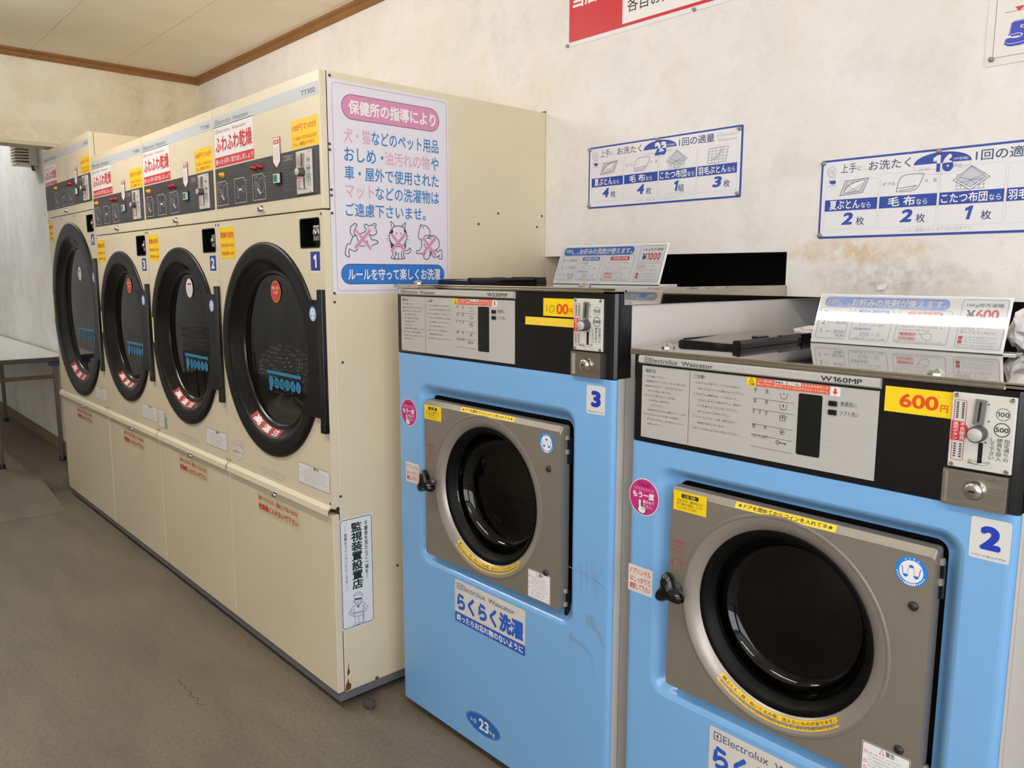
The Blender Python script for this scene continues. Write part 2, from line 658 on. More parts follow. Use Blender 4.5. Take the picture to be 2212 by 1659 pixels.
def smoothp(P, n=4):
    out = []
    P = [Vector(p) for p in P]
    for i in range(len(P) - 1):
        p0, p1, p2, p3 = P[max(i - 1, 0)], P[i], P[i + 1], P[min(i + 2, len(P) - 1)]
        for k in range(n):
            t = k / n
            out.append(0.5 * ((2 * p1) + (p2 - p0) * t + (2 * p0 - 5 * p1 + 4 * p2 - p3) * t * t + (3 * p1 - p0 - 3 * p2 + p3) * t ** 3))
    out.append(P[-1])
    return out


def screw(par, fn, u, v, r=0.004, m=None):
    m = m or M_SCREW
    mb = MB()
    ring0 = [fn(u + r * math.cos(k * PI / 4), v + r * math.sin(k * PI / 4), 0.0) for k in range(8)]
    ring1 = [fn(u + r * .75 * math.cos(k * PI / 4), v + r * .75 * math.sin(k * PI / 4), 0.0022) for k in range(8)]
    mb.bridge(ring0, ring1, m, True)
    mb.add(ring1, [tuple(range(8))], m)
    return mb.build('screw', par)


def struct(o):
    o['kind'] = 'structure'
    return o


# ================================================================== THE ROOM
RZ = 0.075       # raised floor of the alcove
struct(MB().box(-3.2, 4.7, -3.3, 1.7, -0.1, 0.0, M_FLOOR).build('floor'))
fr = MB()
fr.box(-7.2, -3.2, -3.3, 1.0, -0.1, RZ, M_FLOOR)
fr.add([(-3.2, -3.3, 0), (-2.70, -3.3, 0.001), (-2.70, -0.10, 0.001), (-3.2, -0.10, 0), (-3.2, -3.3, RZ), (-3.2, -0.10, RZ)],
       [(4, 1, 2, 5), (0, 1, 4), (2, 3, 5)], M_FLOOR)
struct(fr.build('floor_raised'))
fa = Art(lambda u, v, n: (u, v, n))
CRK = mat('4b4337', 0.8)
rc = random.Random(2)
ck = [(-0.50 + .21 * k / 16 + rc.uniform(-.003, .003), -0.2885 + .004 * math.sin(k * 1.7) + rc.uniform(-.004, .004)) for k in range(17)]
fa.line(ck, 0.0028, CRK, 0)
SEAM = mat('7d7365', 0.8)
fa.line([(p_[0] + rc.uniform(-.002, .002), p_[1] + rc.uniform(-.002, .002)) for p_ in smoothp([(0.03, 0.058), (0.125, 0.046), (0.234, 0.033), (0.379, 0.014), (.55, -.01)])], 0.003, SEAM, 0)
fa.line([(p_[0] + rc.uniform(-.002, .002), p_[1] + rc.uniform(-.002, .002)) for p_ in smoothp([(-0.125, -0.036), (-.115, -.09), (-0.108, -0.14), (-0.085, -0.24), (-.076, -.30)])], 0.0025, SEAM, 0)
struct(fa.build('floor_cracks'))

wb = MB()
T = 0.06
wb.box(-3.2, -0.716, D, D + T, 0, CEIL, M_WALL).box(-0.716, 0.0, D, D + T, 1.806, CEIL, M_WALL)
wb.box(0.0, 0.886, D, D + T, 1.327, CEIL, M_WALL)
wb.box(0.886, 4.7, D, D + T, 1.213, CEIL, M_WALL)
struct(wb.build('wall_back'))
wr = MB()
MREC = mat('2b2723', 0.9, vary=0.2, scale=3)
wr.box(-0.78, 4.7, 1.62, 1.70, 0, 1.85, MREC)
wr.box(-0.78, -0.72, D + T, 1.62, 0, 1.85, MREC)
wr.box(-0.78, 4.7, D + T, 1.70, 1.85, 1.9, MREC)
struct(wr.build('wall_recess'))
wl = MB()
wl.box(LX - 0.12, LX, -3.3, D, 1.951, CEIL, M_WALL2)
struct(wl.build('wall_left'))
struct(MB().box(-7.2, -3.045, 0.18, 0.26, RZ, 1.93, M_ALC).box(-7.2, LX - 0.12, 0.18, 0.26, 1.93, 2.85, M_ALC).build('wall_alcove_back'))
struct(MB().box(-7.3, -7.2, -2.5, 0.26, RZ, 2.85, M_ALC).build('wall_alcove_left'))
struct(MB().box(-7.3, LX - 0.12, -3.3, 0.26, 2.80, 2.85, M_ALC).box(LX - 0.12, LX - 0.06, -3.3, 0.26, CEIL, 2.85, M_ALC).build('ceiling_alcove'))
M_SOFF = mat('cfc3a6', 0.6, vary=0.05)
struct(MB().box(LX - 0.125, LX + 0.008, -3.3, 0.17, 1.938, 1.958, M_SOFF).build('trim_3', bevel=0.002))
struct(MB().box(-7.2, -3.05, 0.168, 0.182, RZ, RZ + 0.075, mat('7d7355', 0.6, vary=0.2)).build('baseboard_alcove'))
wrt = MB()
wrt.box(4.7, 4.8, -3.3, -2.5, 0, CEIL, M_WALL).box(4.7, 4.8, 0.0, 1.7, 0, CEIL, M_WALL)
wrt.box(4.7, 4.8, -2.5, 0.0, 0, 0.5, M_WALL).box(4.7, 4.8, -2.5, 0.0, 2.2, CEIL, M_WALL)
struct(wrt.build('wall_right'))
M_FRW = mat('c4c0b6', 0.7, vary=0.10, scale=1.5)
wfr = MB().box(-3.4, 1.5, -3.4, -3.3, 0, 2.85, M_FRW).box(-7.3, -3.2, -2.6, -2.5, 0, 2.85, M_ALC).box(-3.3, -3.2, -3.3, -2.5, 0, 2.85, M_ALC).box(4.3, 4.8, -3.4, -3.3, 0, 2.55, M_FRW)
wfr.box(1.5, 4.3, -3.4, -3.3, 0, 0.5, M_FRW).box(1.5, 4.3, -3.4, -3.3, 2.2, 2.55, M_FRW)
struct(wfr.build('wall_front'))
wn = MB()
M_FRAME = mat('8d8f90', 0.4, metal=0.5)
wn.box(4.68, 4.76, -2.5, -2.45, 0.5, 2.2, M_FRAME).box(4.68, 4.76, -0.05, 0.0, 0.5, 2.2, M_FRAME)
wn.box(4.68, 4.76, -2.5, 0, 0.5, 0.55, M_FRAME).box(4.68, 4.76, -2.5, 0, 2.15, 2.2, M_FRAME).box(4.68, 4.76, -1.28, -1.22, 0.5, 2.2, M_FRAME)
struct(wn.build('window_1'))
wn = MB()
for fx in (1.5, 2.87, 4.25):
    wn.box(fx, fx + .05, -3.36, -3.30, 0.5, 2.2, M_FRAME)
wn.box(1.55, 4.25, -3.36, -3.30, 0.5, 0.55, M_FRAME).box(1.55, 4.25, -3.36, -3.30, 2.15, 2.2, M_FRAME)
struct(wn.build('window_2'))

# ceiling of staggered boards with narrow joints
cm, nt, cb = nodes_mat('ceiling_board')
nt.links.new(ramp(nt, noise(nt, 3, 6, 0.6), [(0.35, rgb('f0e8d8')), (0.65, rgb('f5efe2'))]), cb.inputs['Base Color'])
cb.inputs['Roughness'].default_value = 0.8
ce = MB()
ce.box(LX, 4.7, -3.3, D, CEIL + 0.004, CEIL + 0.06, mat('8c7c5a', 0.8))
row = 0
y = 0.79
while y > -3.3:
    y0, y1 = max(y - 0.415, -3.3), min(y, D)
    if row == 0:
        ce.box(LX, 4.7, y + 0.0015, D, CEIL, CEIL + 0.003, cm)
    x = -2.095 - 0.83 * 3 if row % 2 == 0 else -1.65 - 0.83 * 3
    while x < 4.7:
        a, b = max(x, LX), min(x + 0.83, 4.7)
        if b - a > 0.01:
            ce.box(a + 0.001, b - 0.001, y0 + 0.001, y1 - 0.001, CEIL, CEIL + 0.003, cm)
        x += 0.83
    y -= 0.415
    row += 1
struct(ce.build('ceiling'))
pf = [(0, 0), (0.012, 0.0), (0.016, 0.008), (0.016, 0.022), (0.028, 0.030), (0.028, 0.04), (0, 0.04)]
struct(MB().prism([(D - p[0], CEIL - 0.04 + p[1]) for p in pf], 'x', LX, 4.7, M_WOOD).build('trim_1'))
struct(MB().prism([(LX + p[0], CEIL - 0.04 + p[1]) for p in pf], 'y', -3.3, D, M_WOOD).build('trim_2'))

# ceiling lamps (they hang just outside the picture)
def glow(name, col, st):
    m, nt, b = nodes_mat(name)
    b.inputs['Base Color'].default_value = (0.9, 0.9, 0.9, 1)
    b.inputs['Emission Color'].default_value = col + (1,)
    b.inputs['Emission Strength'].default_value = st
    return m


TUBE_WARM, TUBE_MID, TUBE_COLD = glow('tube_warm_white', WARM, TUBE_W), glow('tube_warm_white_dim', WARM, TUBE_M), glow('tube_cool_white', (0.93, 0.97, 1.0), TUBE_C)  # mid tubes: same warm tint, strength turned down towards the washers
for lx, ly, lz, mt, lb in ((-1.5, -0.87, CEIL, TUBE_WARM, 'white ceiling lamp with one bare tube nearest the row of dryers'), (0.62, -0.87, CEIL, TUBE_MID, 'white ceiling lamp with one bare tube in front of the washers'),
                           (2.7, -0.87, CEIL, TUBE_MID, 'white ceiling lamp with one bare tube nearest the window'), (-5.0, -0.8, 2.8, TUBE_COLD, 'white ceiling lamp with one bare tube in the alcove')):
    t = thing('fluorescent_lamp', lb, 'lamp', (lx, ly, lz - 0.001))
    MB().prism([(-0.05, 0.0), (-0.035, -0.035), (0.035, -0.035), (0.05, 0.0)], 'x', -0.62, 0.62, mat('e8e6e0', 0.4)).build('housing', t)
    for k in (0.0,):
        MB().tube([(-0.58, k, -0.07), (0.58, k, -0.07)], 0.019, mt, 12).build('tube', t)
    for k in (-0.60, 0.60):
        MB().box(k - 0.012, k + 0.012, -0.022, 0.022, -0.09, -0.03, mat('e8e6e0', 0.4)).build('tube_holder', t, 0.003)

# ================================================================== DRYERS
DOG = [[(1030,14027),(962,14070),(885,14021),(815,13972),(809,13881),(795,13828),(831,13764),(875,13707),(826,13594),(785,13508),(694,13493),(653,13381),(623,13250),(654,13185),(743,13147),(760,13187),(739,13265),(765,13364),(870,13320),(962,13315),(1041,13376)],
[(1030,14027),(974,13953),(933,13873),(923,13781),(990,13744),(1019,13679),(1047,13587)],[(875,13707),(990,13744)],
[(1099,13787),(1208,13823),(1288,13872),(1313,13939),(1259,13977),(1261,14036),(1332,14066),(1385,14015),(1480,14045),(1527,14034),(1560,14082),(1624,14085),(1646,14039),(1582,13996),(1636,13938),(1657,13859),(1616,13797),(1520,13758),(1410,13784)],
[(1410,13784),(1470,13679),(1493,13633),(1596,13636),(1690,13592),(1673,13544),(1576,13515),(1480,13459)],[(1089,13457),(1182,13452),(1276,13468)],[(1319,13622),(1364,13550)]]
CAT = [[(2170,13999),(2133,14154),(2166,14162),(2270,14051)],[(2503,14053),(2623,14148),(2648,14135),(2603,13989)],
[(2387,14062),(2253,14030),(2153,13944),(2085,13834),(2082,13711),(2112,13603),(2209,13524),(2373,13466),(2542,13519),(2628,13618),(2682,13730),(2676,13854),(2619,13976),(2520,14040),(2387,14062)],
[(2121,13631),(2125,13495),(2171,13346),(2194,13250),(2125,13153),(2166,13120),(2365,13113),(2567,13125),(2601,13153),(2553,13242),(2589,13354),(2634,13479),(2628,13590)],
[(2271,13348),(2285,13238),(2225,13155),(2265,13128)],[(2378,13295),(2374,13122)],[(2505,13352),(2484,13200),(2533,13138)],[(2657,13355),(2742,13385),(2778,13441),(2810,13372),(2757,13288),(2621,13271)],
[(1961,13778),(2075,13763)],[(1958,13680),(2089,13698)],[(1989,13600),(2105,13651)],[(2665,13757),(2781,13774)],[(2664,13688),(2779,13663)],[(2645,13618),(2763,13573)]]
CATP = [[(2178,13959),(2119,13916),(2093,13834),(2150,13822),(2217,13865),(2218,13920)],[(2602,13975),(2635,13949),(2671,13854),(2609,13879),(2584,13913)],[(2125,13617),(2140,13413),(2224,13484),(2200,13531)],[(2627,13576),(2633,13424),(2583,13478)],[(2286,13307),(2327,13280),(2309,13225),(2276,13210)],[(2308,13875),(2333,13876),(2335,13822),(2310,13817)],[(2469,13871),(2493,13872),(2491,13817),(2468,13816)]]
BABY = [[(3205,14138),(3133,14009),(3105,13868),(3094,13756),(3162,13695),(3215,13690)],[(3179,14123),(3204,14061)],[(3249,14139),(3282,14015)],[(3292,14113),(3415,14076),(3502,13981),(3518,13897),(3499,13818)],
[(3295,13777),(3375,13821),(3499,13825),(3642,13823),(3749,13791),(3838,13694),(3863,13580),(3825,13464),(3761,13420),(3653,13375)],[(3373,13723),(3462,13754),(3568,13714)],[(3445,13767),(3534,13791),(3623,13780)],
[(3215,13690),(3196,13605),(3220,13521),(3157,13421),(3130,13372),(3034,13363),(3016,13292),(3120,13287),(3225,13296)],[(3300,13580),(3351,13468),(3367,13355),(3294,13241),(3284,13155),(3398,13114),(3470,13158),(3508,13272),(3491,13372)],
[(3545,13387),(3543,13273),(3489,13201)],[(3562,13330),(3596,13231),(3685,13175),(3813,13220),(3867,13235),(3821,13177),(3866,13135),(3958,13150),(3959,13280),(3952,13381),(3888,13408),(3824,13350),(3733,13355)],[(3761,13420),(3733,13355)]]
XS = [[(926,13898),(981,13927),(1486,13399),(1429,13351)],[(1414,13937),(1468,13879),(963,13361),(904,13426)],[(2100,13814),(2183,13844),(2657,13355),(2588,13312)],[(2591,13865),(2667,13826),(2154,13297),(2097,13344)],[(3215,13732),(3295,13770),(3759,13262),(3686,13218)],[(3668,13781),(3757,13734),(3250,13219),(3189,13274)]]
GUARD = [[(601,3294),(591,3379),(694,3430),(796,3424),(883,3353),(894,3279),(854,3233),(739,3243),(600,3260),(601,3294)],[(603,3352),(743,3370),(869,3310)],[(625,3253),(630,3147),(683,3061),(759,3039),(824,3101),(841,3225)],[(624,3207),(573,3210),(584,3137),(629,3135)],[(840,3202),(878,3167),(851,3117),(830,3118)],[(673,3157),(711,3153)],[(749,3151),(793,3152)],[(731,3152),(722,3108)],[(697,3097),(760,3090)],
[(683,3061),(556,3053),(399,2868),(571,2733)],[(541,2976),(475,2880),(586,2799)],[(798,3062),(914,3075),(1063,2865),(891,2729)],[(898,2985),(972,2869),(885,2801)],[(593,3030),(571,2733),(735,2695),(890,2706),(886,3012)],[(682,3050),(730,2942),(797,3051)],[(582,2835),(885,2813)],[(581,2801),(884,2778)],[(609,2710),(627,2482),(524,2445),(638,2443),(740,2435),(735,2683)],[(889,2694),(871,2500),(973,2456),(831,2465),(741,2458)],[(923,2684),(898,2538)]]
sc4 = lambda L: [(a * 1e-4, b * 1e-4) for a, b in L]


def lock_mb(c, r, m=M_CHROME):
    k = MB()
    k.lathe([(r * 1.15, 0), (r * 1.15, -0.003), (r, -0.006), (r * 0.95, -0.012), (r * 0.5, -0.013), (0.0001, -0.013)], c, m, 24)
    k.box(c[0] - r * 0.32, c[0] + r * 0.32, c[1] - 0.0136, c[1] - 0.0128, c[2] - r * 0.1, c[2] + r * 0.1, M_VOID)
    return k


def coin_art(f, x0, z0, x1, z1):
    """printing of a coin acceptor plate, in fractions of its size"""
    a = Art(f)
    X = lambda t: x0 + (x1 - x0) * t
    Z = lambda t: z0 + (z1 - z0) * t
    a.frame(X(.05), Z(.10), X(.24), Z(.90), 0.0008, DRED, 0, 0.002)
    a.poly([(X(.02), Z(.36)), (X(.22), Z(.36)), (X(.33), Z(.49)), (X(.22), Z(.62)), (X(.02), Z(.62))], RED, 1)
    a.vtext('不良硬貨', X(.20), Z(.61), Z(.37), 0.0075, WHITE, 2, .01)
    a.vtext('返却ボタン', X(.09), Z(.61), Z(.37), 0.0075, WHITE, 2, .01)
    for u, s0 in ((.19, 1), (.10, 2)):
        for k in range(9):
            a.rect(X(u - .02), Z(.66 + k * .025), X(u + .02), Z(.675 + k * .025), INK, 1)
        for k in range(6):
            a.rect(X(u - .02), Z(.14 + k * .033), X(u + .02), Z(.158 + k * .033), INK, 1)
    a.ring(X(.81), Z(.77), 0.0085, 0.0085, 0.0007, INK, 0)
    a.text('100', X(.72), Z(.74), X(.90), Z(.80), INK, 0, .01)
    a.ring(X(.81), Z(.57), 0.0095, 0.0095, 0.0012, INK, 0)
    a.text('500', X(.71), Z(.54), X(.91), Z(.60), INK, 0, .02)
    a.vtext('指定通りの', X(.90), Z(.46), Z(.16), 0.0075, INK, 0)
    a.vtext('硬貨を投入', X(.79), Z(.46), Z(.16), 0.0075, INK, 0)
    a.vtext('して下さい', X(.68), Z(.46), Z(.16), 0.0075, INK, 0)
    for u, v in ((.58, .88), (.60, .66), (.36, .40), (.58, .38)):
        a.ell(X(u), Z(v), 0.0012, 0.0012, INK, 0, 10)
    return a


def coin_acceptor(par, x0, z0, x1, z1, y, full):
    p = MB().box(x0, x1, y - 0.005, y, z0, z1, M_COIN).build('coin_acceptor', par, 0.0012)
    f = front(y - 0.005)
    W, H = x1 - x0, z1 - z0
    coin_art(f, x0, z0, x1, z1).build('plate_print', p)
    sl = MB()
    sx, sz = x0 + W * .46, z0 + H * .77
    c0, s0 = math.cos(0.06), math.sin(0.06)
    q = lambda u, v: (sx + u * c0 + v * s0, sz - u * s0 + v * c0)
    hw, hh = W * .085, H * .165
    sl.prism([q(-hw, -hh), q(hw, -hh), q(hw, hh), q(-hw, hh)], 'y', y - 0.009, y - 0.005, mat('9b9a96', 0.35, metal=0.8))
    sl.prism([q(-.0012, -hh * .75), q(.0012, -hh * .75), q(.0012, hh * .8), q(-.0012, hh * .8)], 'y', y - 0.0095, y - 0.009, M_VOID)
    sl.build('coin_slot', p)
    kb = MB()
    kc = (x0 + W * .47, y - 0.005, z0 + H * .49)
    kb.lathe([(0.0115, 0), (0.0115, -0.017), (0.0105, -0.0185), (0.0095, -0.0185)], kc, mat('4d4c4a', 0.4, metal=0.2), 28)
    kb.lathe([(0.0095, -0.0185), (0.0095, -0.0205), (0.0085, -0.0215), (0.0001, -0.0215)], kc, mat('b9b6b0', 0.35), 28)
    kb.build('reject_button', p)
    rs = MB()
    rx, rz = x0 + W * .51, z0 + H * .23
    rs.box(rx - 0.0028, rx + 0.0028, y - 0.0056, y - 0.0049, rz - H * .13, rz + H * .14, M_VOID)
    rs.tube([(rx - .012, y - 0.005, rz - H * .105), (rx - .010, y - 0.017, rz - H * .115), (rx, y - 0.019, rz - H * .118), (rx + .010, y - 0.017, rz - H * .115), (rx + .012, y - 0.005, rz - H * .105)], 0.0014, M_CHROME, 8)
    rs.build('return_chute', p)
    for u in (.07, .93):
        for v in (.04, .96):
            screw(p, f, x0 + W * u, z0 + H * v, 0.0035, M_CHROME)
    return p


def warn_label(par, f, x0, z0, x1, z1, seed, name='warning_label'):
    a = Art(f)
    a.rect(x0, z0, x1, z1, WHITE, 0, 0.004).frame(x0 + .0012, z0 + .0012, x1 - .0012, z1 - .0012, 0.0012, INK, 1, 0.004)
    W, H = x1 - x0, z1 - z0
    cx = (x0 + x1) / 2
    a.text('警告', cx, z1 - H * .17, cx + W * .18, z1 - H * .05, INK, 1, .01)
    a.line([(cx - W * .13, z1 - H * .17), (cx - W * .03, z1 - H * .17), (cx - W * .08, z1 - H * .05)], 0.0007, DRED, 1, True)
    n = 9
    for i in range(n):
        z = z1 - H * (.26 + .08 * i)
        if i in (0, 3, 5):
            a.line([(x0 + W * .05, z), (x0 + W * .13, z), (x0 + W * .09, z + H * .07)], 0.0006, DRED, 1, True)
        a.small(x0 + W * .16, x1 - W * R.uniform(.05, .25), z, H * .035, mat('4a4a50', 0.6), 1, seed * 13 + i)
    return a.build(name, par)


def jc_logo(par, f, cx, cz, r):
    a = Art(f)
    a.ell(cx, cz, r, r, mat('1f7fd8', 0.4), 0).ell(cx, cz, r * .75, r * .75, WHITE, 1)
    for i, ch in enumerate('JCRK'):
        t = math.radians(118 - i * 19)
        u, v = cx + r * .87 * math.cos(t), cz + r * .87 * math.sin(t)
        a.text(ch, u - r * .06, v - r * .07, u + r * .06, v + r * .07, WHITE, 1, .01)
    for i in range(16):
        t = math.radians(190 + i * 10)
        u, v = cx + r * .87 * math.cos(t), cz + r * .87 * math.sin(t)
        k = r * (.07 if 5 < i < 11 else .045)
        a.rect(u - k, v - k, u + k * .7, v + k, WHITE, 1)
    B = mat('1d6fc0', 0.45)
    a.poly([(cx + r * .16 * math.cos(math.radians(k * 18)), cz + r * .26 + r * .2 * math.sin(math.radians(k * 18))) for k in range(11)], B, 2)
    for sgn in (-1, 1):
        a.poly([(cx + sgn * r * .33 + r * .17 * math.cos(math.radians(180 + k * 18)), cz - r * .22 + r * .2 * math.sin(math.radians(180 + k * 18))) for k in range(11)], B, 2)
        a.line(smoothp([(cx + sgn * r * .5, cz - r * .2), (cx + sgn * r * .55, cz + r * .15), (cx + sgn * r * .62, cz + r * .3)]), r * .05, B, 2)
        a.line(smoothp([(cx + sgn * r * .16, cz + r * .24), (cx + sgn * r * .2, cz), (cx + sgn * r * .2, cz - r * .2)]), r * .05, TPINK, 2)
    return a.build('association_sticker', par)


def dryer(idx, xl, W, H, seam, label, door_stick, extra):
    t = thing('tumble_dryer', label, 'dryer', (xl, 0, 0), 'coin-operated tumble dryers in a row')
    f0 = front(0)
    big = W > 0.8
    dx, dz = W - 0.7134, seam - 1.441
    g = 0.003
    # carcass
    bd = MB()
    kk = (0.345, 1.032, 0.305) if W < 0.8 else (0.4475, 1.077, 0.405)
    bx, ba, bb, bt_ = 0.001, 0.022, (1.25 if idx == 1 else D - 0.003), H - 0.001
    oo = [(bx, 0.048), (W - bx, 0.048), (W - bx, bt_), (bx, bt_)]
    bd.plate(oo, [circ(kk[0], kk[1], kk[2], 64), rr(W - .136, 1.338 + seam - 1.441, W - .019, 1.422 + seam - 1.441, .004, 3)], ba, mat('3a352b', 0.8))  # front face coloured dark so the seams between panels look shaded
    bd.bridge([(q[0], ba, q[1]) for q in oo], [(q[0], bb, q[1]) for q in oo], M_CREAM)
    bd.add([(q[0], bb, q[1]) for q in oo], [(0, 1, 2, 3)], M_CREAM)
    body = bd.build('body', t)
    MB().box(0.003, W - 0.002, 0.006, D - 0.03, 0.022, 0.048, M_KICK).build('plinth_rail', t)
    MB().box(0.012, W - 0.03, 0.03, D - 0.06, 0.0, 0.022, M_VOID).build('plinth_shade', t)  # near-black block paints in the shaded gap under the dryer
    # front panels
    up_ = MB().box(g, W - g * .5, 0, 0.021, seam + 0.002, H, M_CREAM).build('upper_panel', t, 0.002)
    lk = lock_mb((0.344 + dx * .4, 0, seam + 0.021), 0.0095)
    lk.build('panel_lock', up_)
    z1 = 1.772 + (H - 1.80)
    a = Art(f0)
    a.rect(0.006, z1 - 0.034, W - 0.004, z1, LGREY, 0)
    a.brand(0.02, z1 - 0.027, 0.277, 0.015, mat('55585e', 0.5), 1)
    a.text('TT300', W - 0.101, z1 - 0.026, W - 0.024, z1 - 0.013, mat('3c3e44', 0.5), 1, .012)
    a.build('model_stripe', up_, label='light grey stripe with the maker and model lettering')
    # red and white brand sticker
    s = 0.87 if big else 1.0
    zb = 1.614 + dz - (0.012 if big else 0)
    a = Art(f0)
    u1 = 0.012 + 0.293 * s
    h = 0.126 * s
    a.rect(0.012, zb, u1, zb + h, WHITE, 0)
    a.rect(0.012, zb, u1, zb + h * .235, RED, 1)
    a.brand(0.02, zb + h * .83, 0.02 + .24 * s, h * .09, mat('a0606a', 0.5), 1)
    a.text('ふわふわ乾燥', 0.02, zb + h * .34, u1 - .008, zb + h * .76, DRED, 1, .03)
    a.text('終ったら早く取り出しましょう', 0.018, zb + h * .045, u1 - .006, zb + h * .19, WHITE, 2, .02)
    a.build('brand_sticker', up_, label='white sticker with large red lettering and a red band')
    a = Art(f0)
    yx0, yx1, yz0, yz1 = 0.547 + dx, 0.701 + dx, 1.612 + dz, 1.688 + dz
    a.rect(yx0, yz0, yx1, yz1, YEL, 0)
    a.text('100円で10分', yx0 + .008, yz0 + .046, yx1 - .01, yz0 + .064, ORANGE, 1, .015)
    a.text('コインはゆっくりていねいに入れて', yx0 + .008, yz0 + .021, yx1 - .008, yz0 + .032, ORANGE, 1, .015)
    a.text('下さい。連続投入できます。', yx0 + .008, yz0 + .006, yx1 - .02, yz0 + .016, ORANGE, 1, .015)
    a.build('price_sticker', up_, label='yellow sticker with red price lettering')
    # dark control panel
    pz0, pz1 = 1.481 + dz, 1.609 + dz
    px0 = 0.010
    cp = MB().box(px0, W - 0.012, -0.0015, 0.002, pz0, pz1, M_PANEL).build('control_panel', t)
    fp = front(-0.0015)
    lamps = [((0.073 + dx), M_Y), ((0.310 + dx), M_R), ((0.351 + dx), M_R)]
    for u, m in lamps:
        MB().lathe([(0.0095, 0), (0.0095, -0.003), (0.008, -0.004), (0.0075, -0.009), (0.005, -0.013), (0.0001, -0.0145)], (u, -0.0015, 1.585 + dz), m, 20).build('indicator_lamp', cp)
    a = Art(fp)
    WL = mat('b9b9bb', 0.5)
    o = dx
    for (u0, u1, kind) in ((0.021, 0.104, 0), (0.157, 0.242, 1), (0.29, 0.376, 0)):
        u0, u1 = u0 + o, u1 + o
        b0, b1 = 1.490 + dz, 1.565 + dz
        a.line([(u0, b0), (u1, b0), (u1, b1 - .009), (u1 - .01, b1 - .009), (u1 - .014, b1), (u0, b1)], 0.0022, WL, 0, True)
        cx = (u0 + u1) / 2
        if kind == 0:
            a.ring(cx + .018, b0 + .042, .017, .022, .0013, WL, 0)
            a.line(smoothp([(cx - .024, b0 + .07), (cx - .03, b0 + .045), (cx - .02, b0 + .02), (cx - .024, b0 + .006)]), .0013, WL, 0)
            a.line(smoothp([(cx - .03, b0 + .05), (cx - .014, b0 + .052), (cx, b0 + .036), (cx + .002, b0 + .025)]), .0018, WL, 0)
            a.line(smoothp([(cx - .03, b0 + .042), (cx - .018, b0 + .044), (cx - .006, b0 + .028)]), .0014, WL, 0)
            a.line([(cx - .012, b0 + .034), (cx + .01, b0 + .016)], .0055, mat('dcdcdc', 0.5), 1)
            a.line(smoothp([(cx - .022, b0 + .065), (cx - .012, b0 + .071), (cx - .004, b0 + .06)]), .0013, WL, 0)
        else:
            a.frame(cx - .024, b0 + .014, cx - .014, b0 + .05, .0013, WL, 0, .004)
            a.line([(cx - .012, b0 + .04), (cx + .012, b0 + .04)], .006, mat('dcdcdc', 0.5), 0)
            a.ring(cx + .02, b0 + .04, .009, .0095, .0014, WL, 0)
    gl2 = mat('8c8c90', 0.6)
    for (u, n, zt) in ((0.108, 3, 1.567), (0.246, 6, 1.574), (0.38, 5, 1.574)):
        for k in range(n):
            a.small(u + o, u + o + .043 - (k % 3) * .006, zt + dz - .009 * (k + 1) - .004, .0035, gl2, 0, k)
    a.frame(0.497 + o, 1.587 + dz, 0.553 + o, 1.598 + dz, .0012, WL, 0)
    a.text('ご注意', 0.508 + o, 1.589 + dz, 0.542 + o, 1.596 + dz, WL, 0, .01)
    a.frame(0.489 + o, 1.502 + dz, 0.560 + o, 1.583 + dz, .0006, gl2, 0)
    for k in range(8):
        a.small(0.493 + o, 0.548 + o - (k % 3) * .01, 1.574 + dz - .0095 * k, .004, gl2, 0, k + 40)
    a.text('スタート', 0.452 + o, 1.556 + dz, 0.478 + o, 1.561 + dz, WL, 0)
    for u in (0.31, 0.351, 0.073):
        a.small(u + o - .009, u + o + .012, 1.599 + dz, .003, gl2, 0, 5)
    a.build('panel_print', cp, label='white line drawings and small print on the dark panel')
    bt = MB()
    bt.box(0.447 + o, 0.484 + o, -0.006, -0.0015, 1.524 + dz, 1.557 + dz, M_BLACK)
    bt.box(0.452 + o, 0.480 + o, -0.013, -0.006, 1.528 + dz, 1.553 + dz, mat('e6e6e0', 0.3))
    bt.box(0.4545 + o, 0.4775 + o, -0.0135, -0.012, 1.5305 + dz, 1.5505 + dz, mat('178a4c', 0.25))
    bt.build('start_button', cp, label='green push button in a white rim')
    # pointing tag
    a = Art(lambda u, v, n: (u, -0.002 - n, v))
    x0, x1 = 0.434 + o, 0.481 + o
    xm = (x0 + x1) / 2
    a.poly([(x0, 1.588 + dz), (xm, 1.570 + dz), (x1, 1.588 + dz), (x1, 1.657 + dz), (x0, 1.657 + dz)], RED, 0)
    a.poly([(x0 + .002, 1.589 + dz), (xm, 1.573 + dz), (x1 - .002, 1.589 + dz), (x1 - .002, 1.655 + dz), (x0 + .002, 1.655 + dz)], WHITE, 1)
    a.rect(x0 + .007, 1.638 + dz, x1 - .007, 1.650 + dz, RED, 2).text('注意', x0 + .012, 1.640 + dz, x1 - .012, 1.648 + dz, WHITE, 3, .02)
    for k in range(4):
        for j in range(6):
            a.rect(x0 + .010 + k * .008, 1.595 + dz + j * .006, x0 + .0115 + k * .008, 1.599 + dz + j * .006, DRED, 2)
    a.build('arrow_sticker', t, label='narrow white arrow sticker with red edge pointing at the button')
    coin_acceptor(t, 0.581 + dx, 1.487 + dz, 0.668 + dx, 1.602 + dz, -0.0015, True)
    # ---- middle front with the big round door
    cx, cz, k = (0.345, 1.032, 1.0) if not big else (0.4475, 1.077, 0.445 / 0.332)
    RO, RI, RG = 0.332 * k, 0.277 * k, 0.237 * k
    lo = 0.612
    dp = MB()
    ring = circ(cx, cz, RO * .93, 72)
    hx0, hx1, hz0, hz1 = 0.582 + dx, 0.690 + dx, 1.342 + dz, 1.418 + dz
    hole2 = rr(hx0, hz0, hx1, hz1, 0.006, 3)
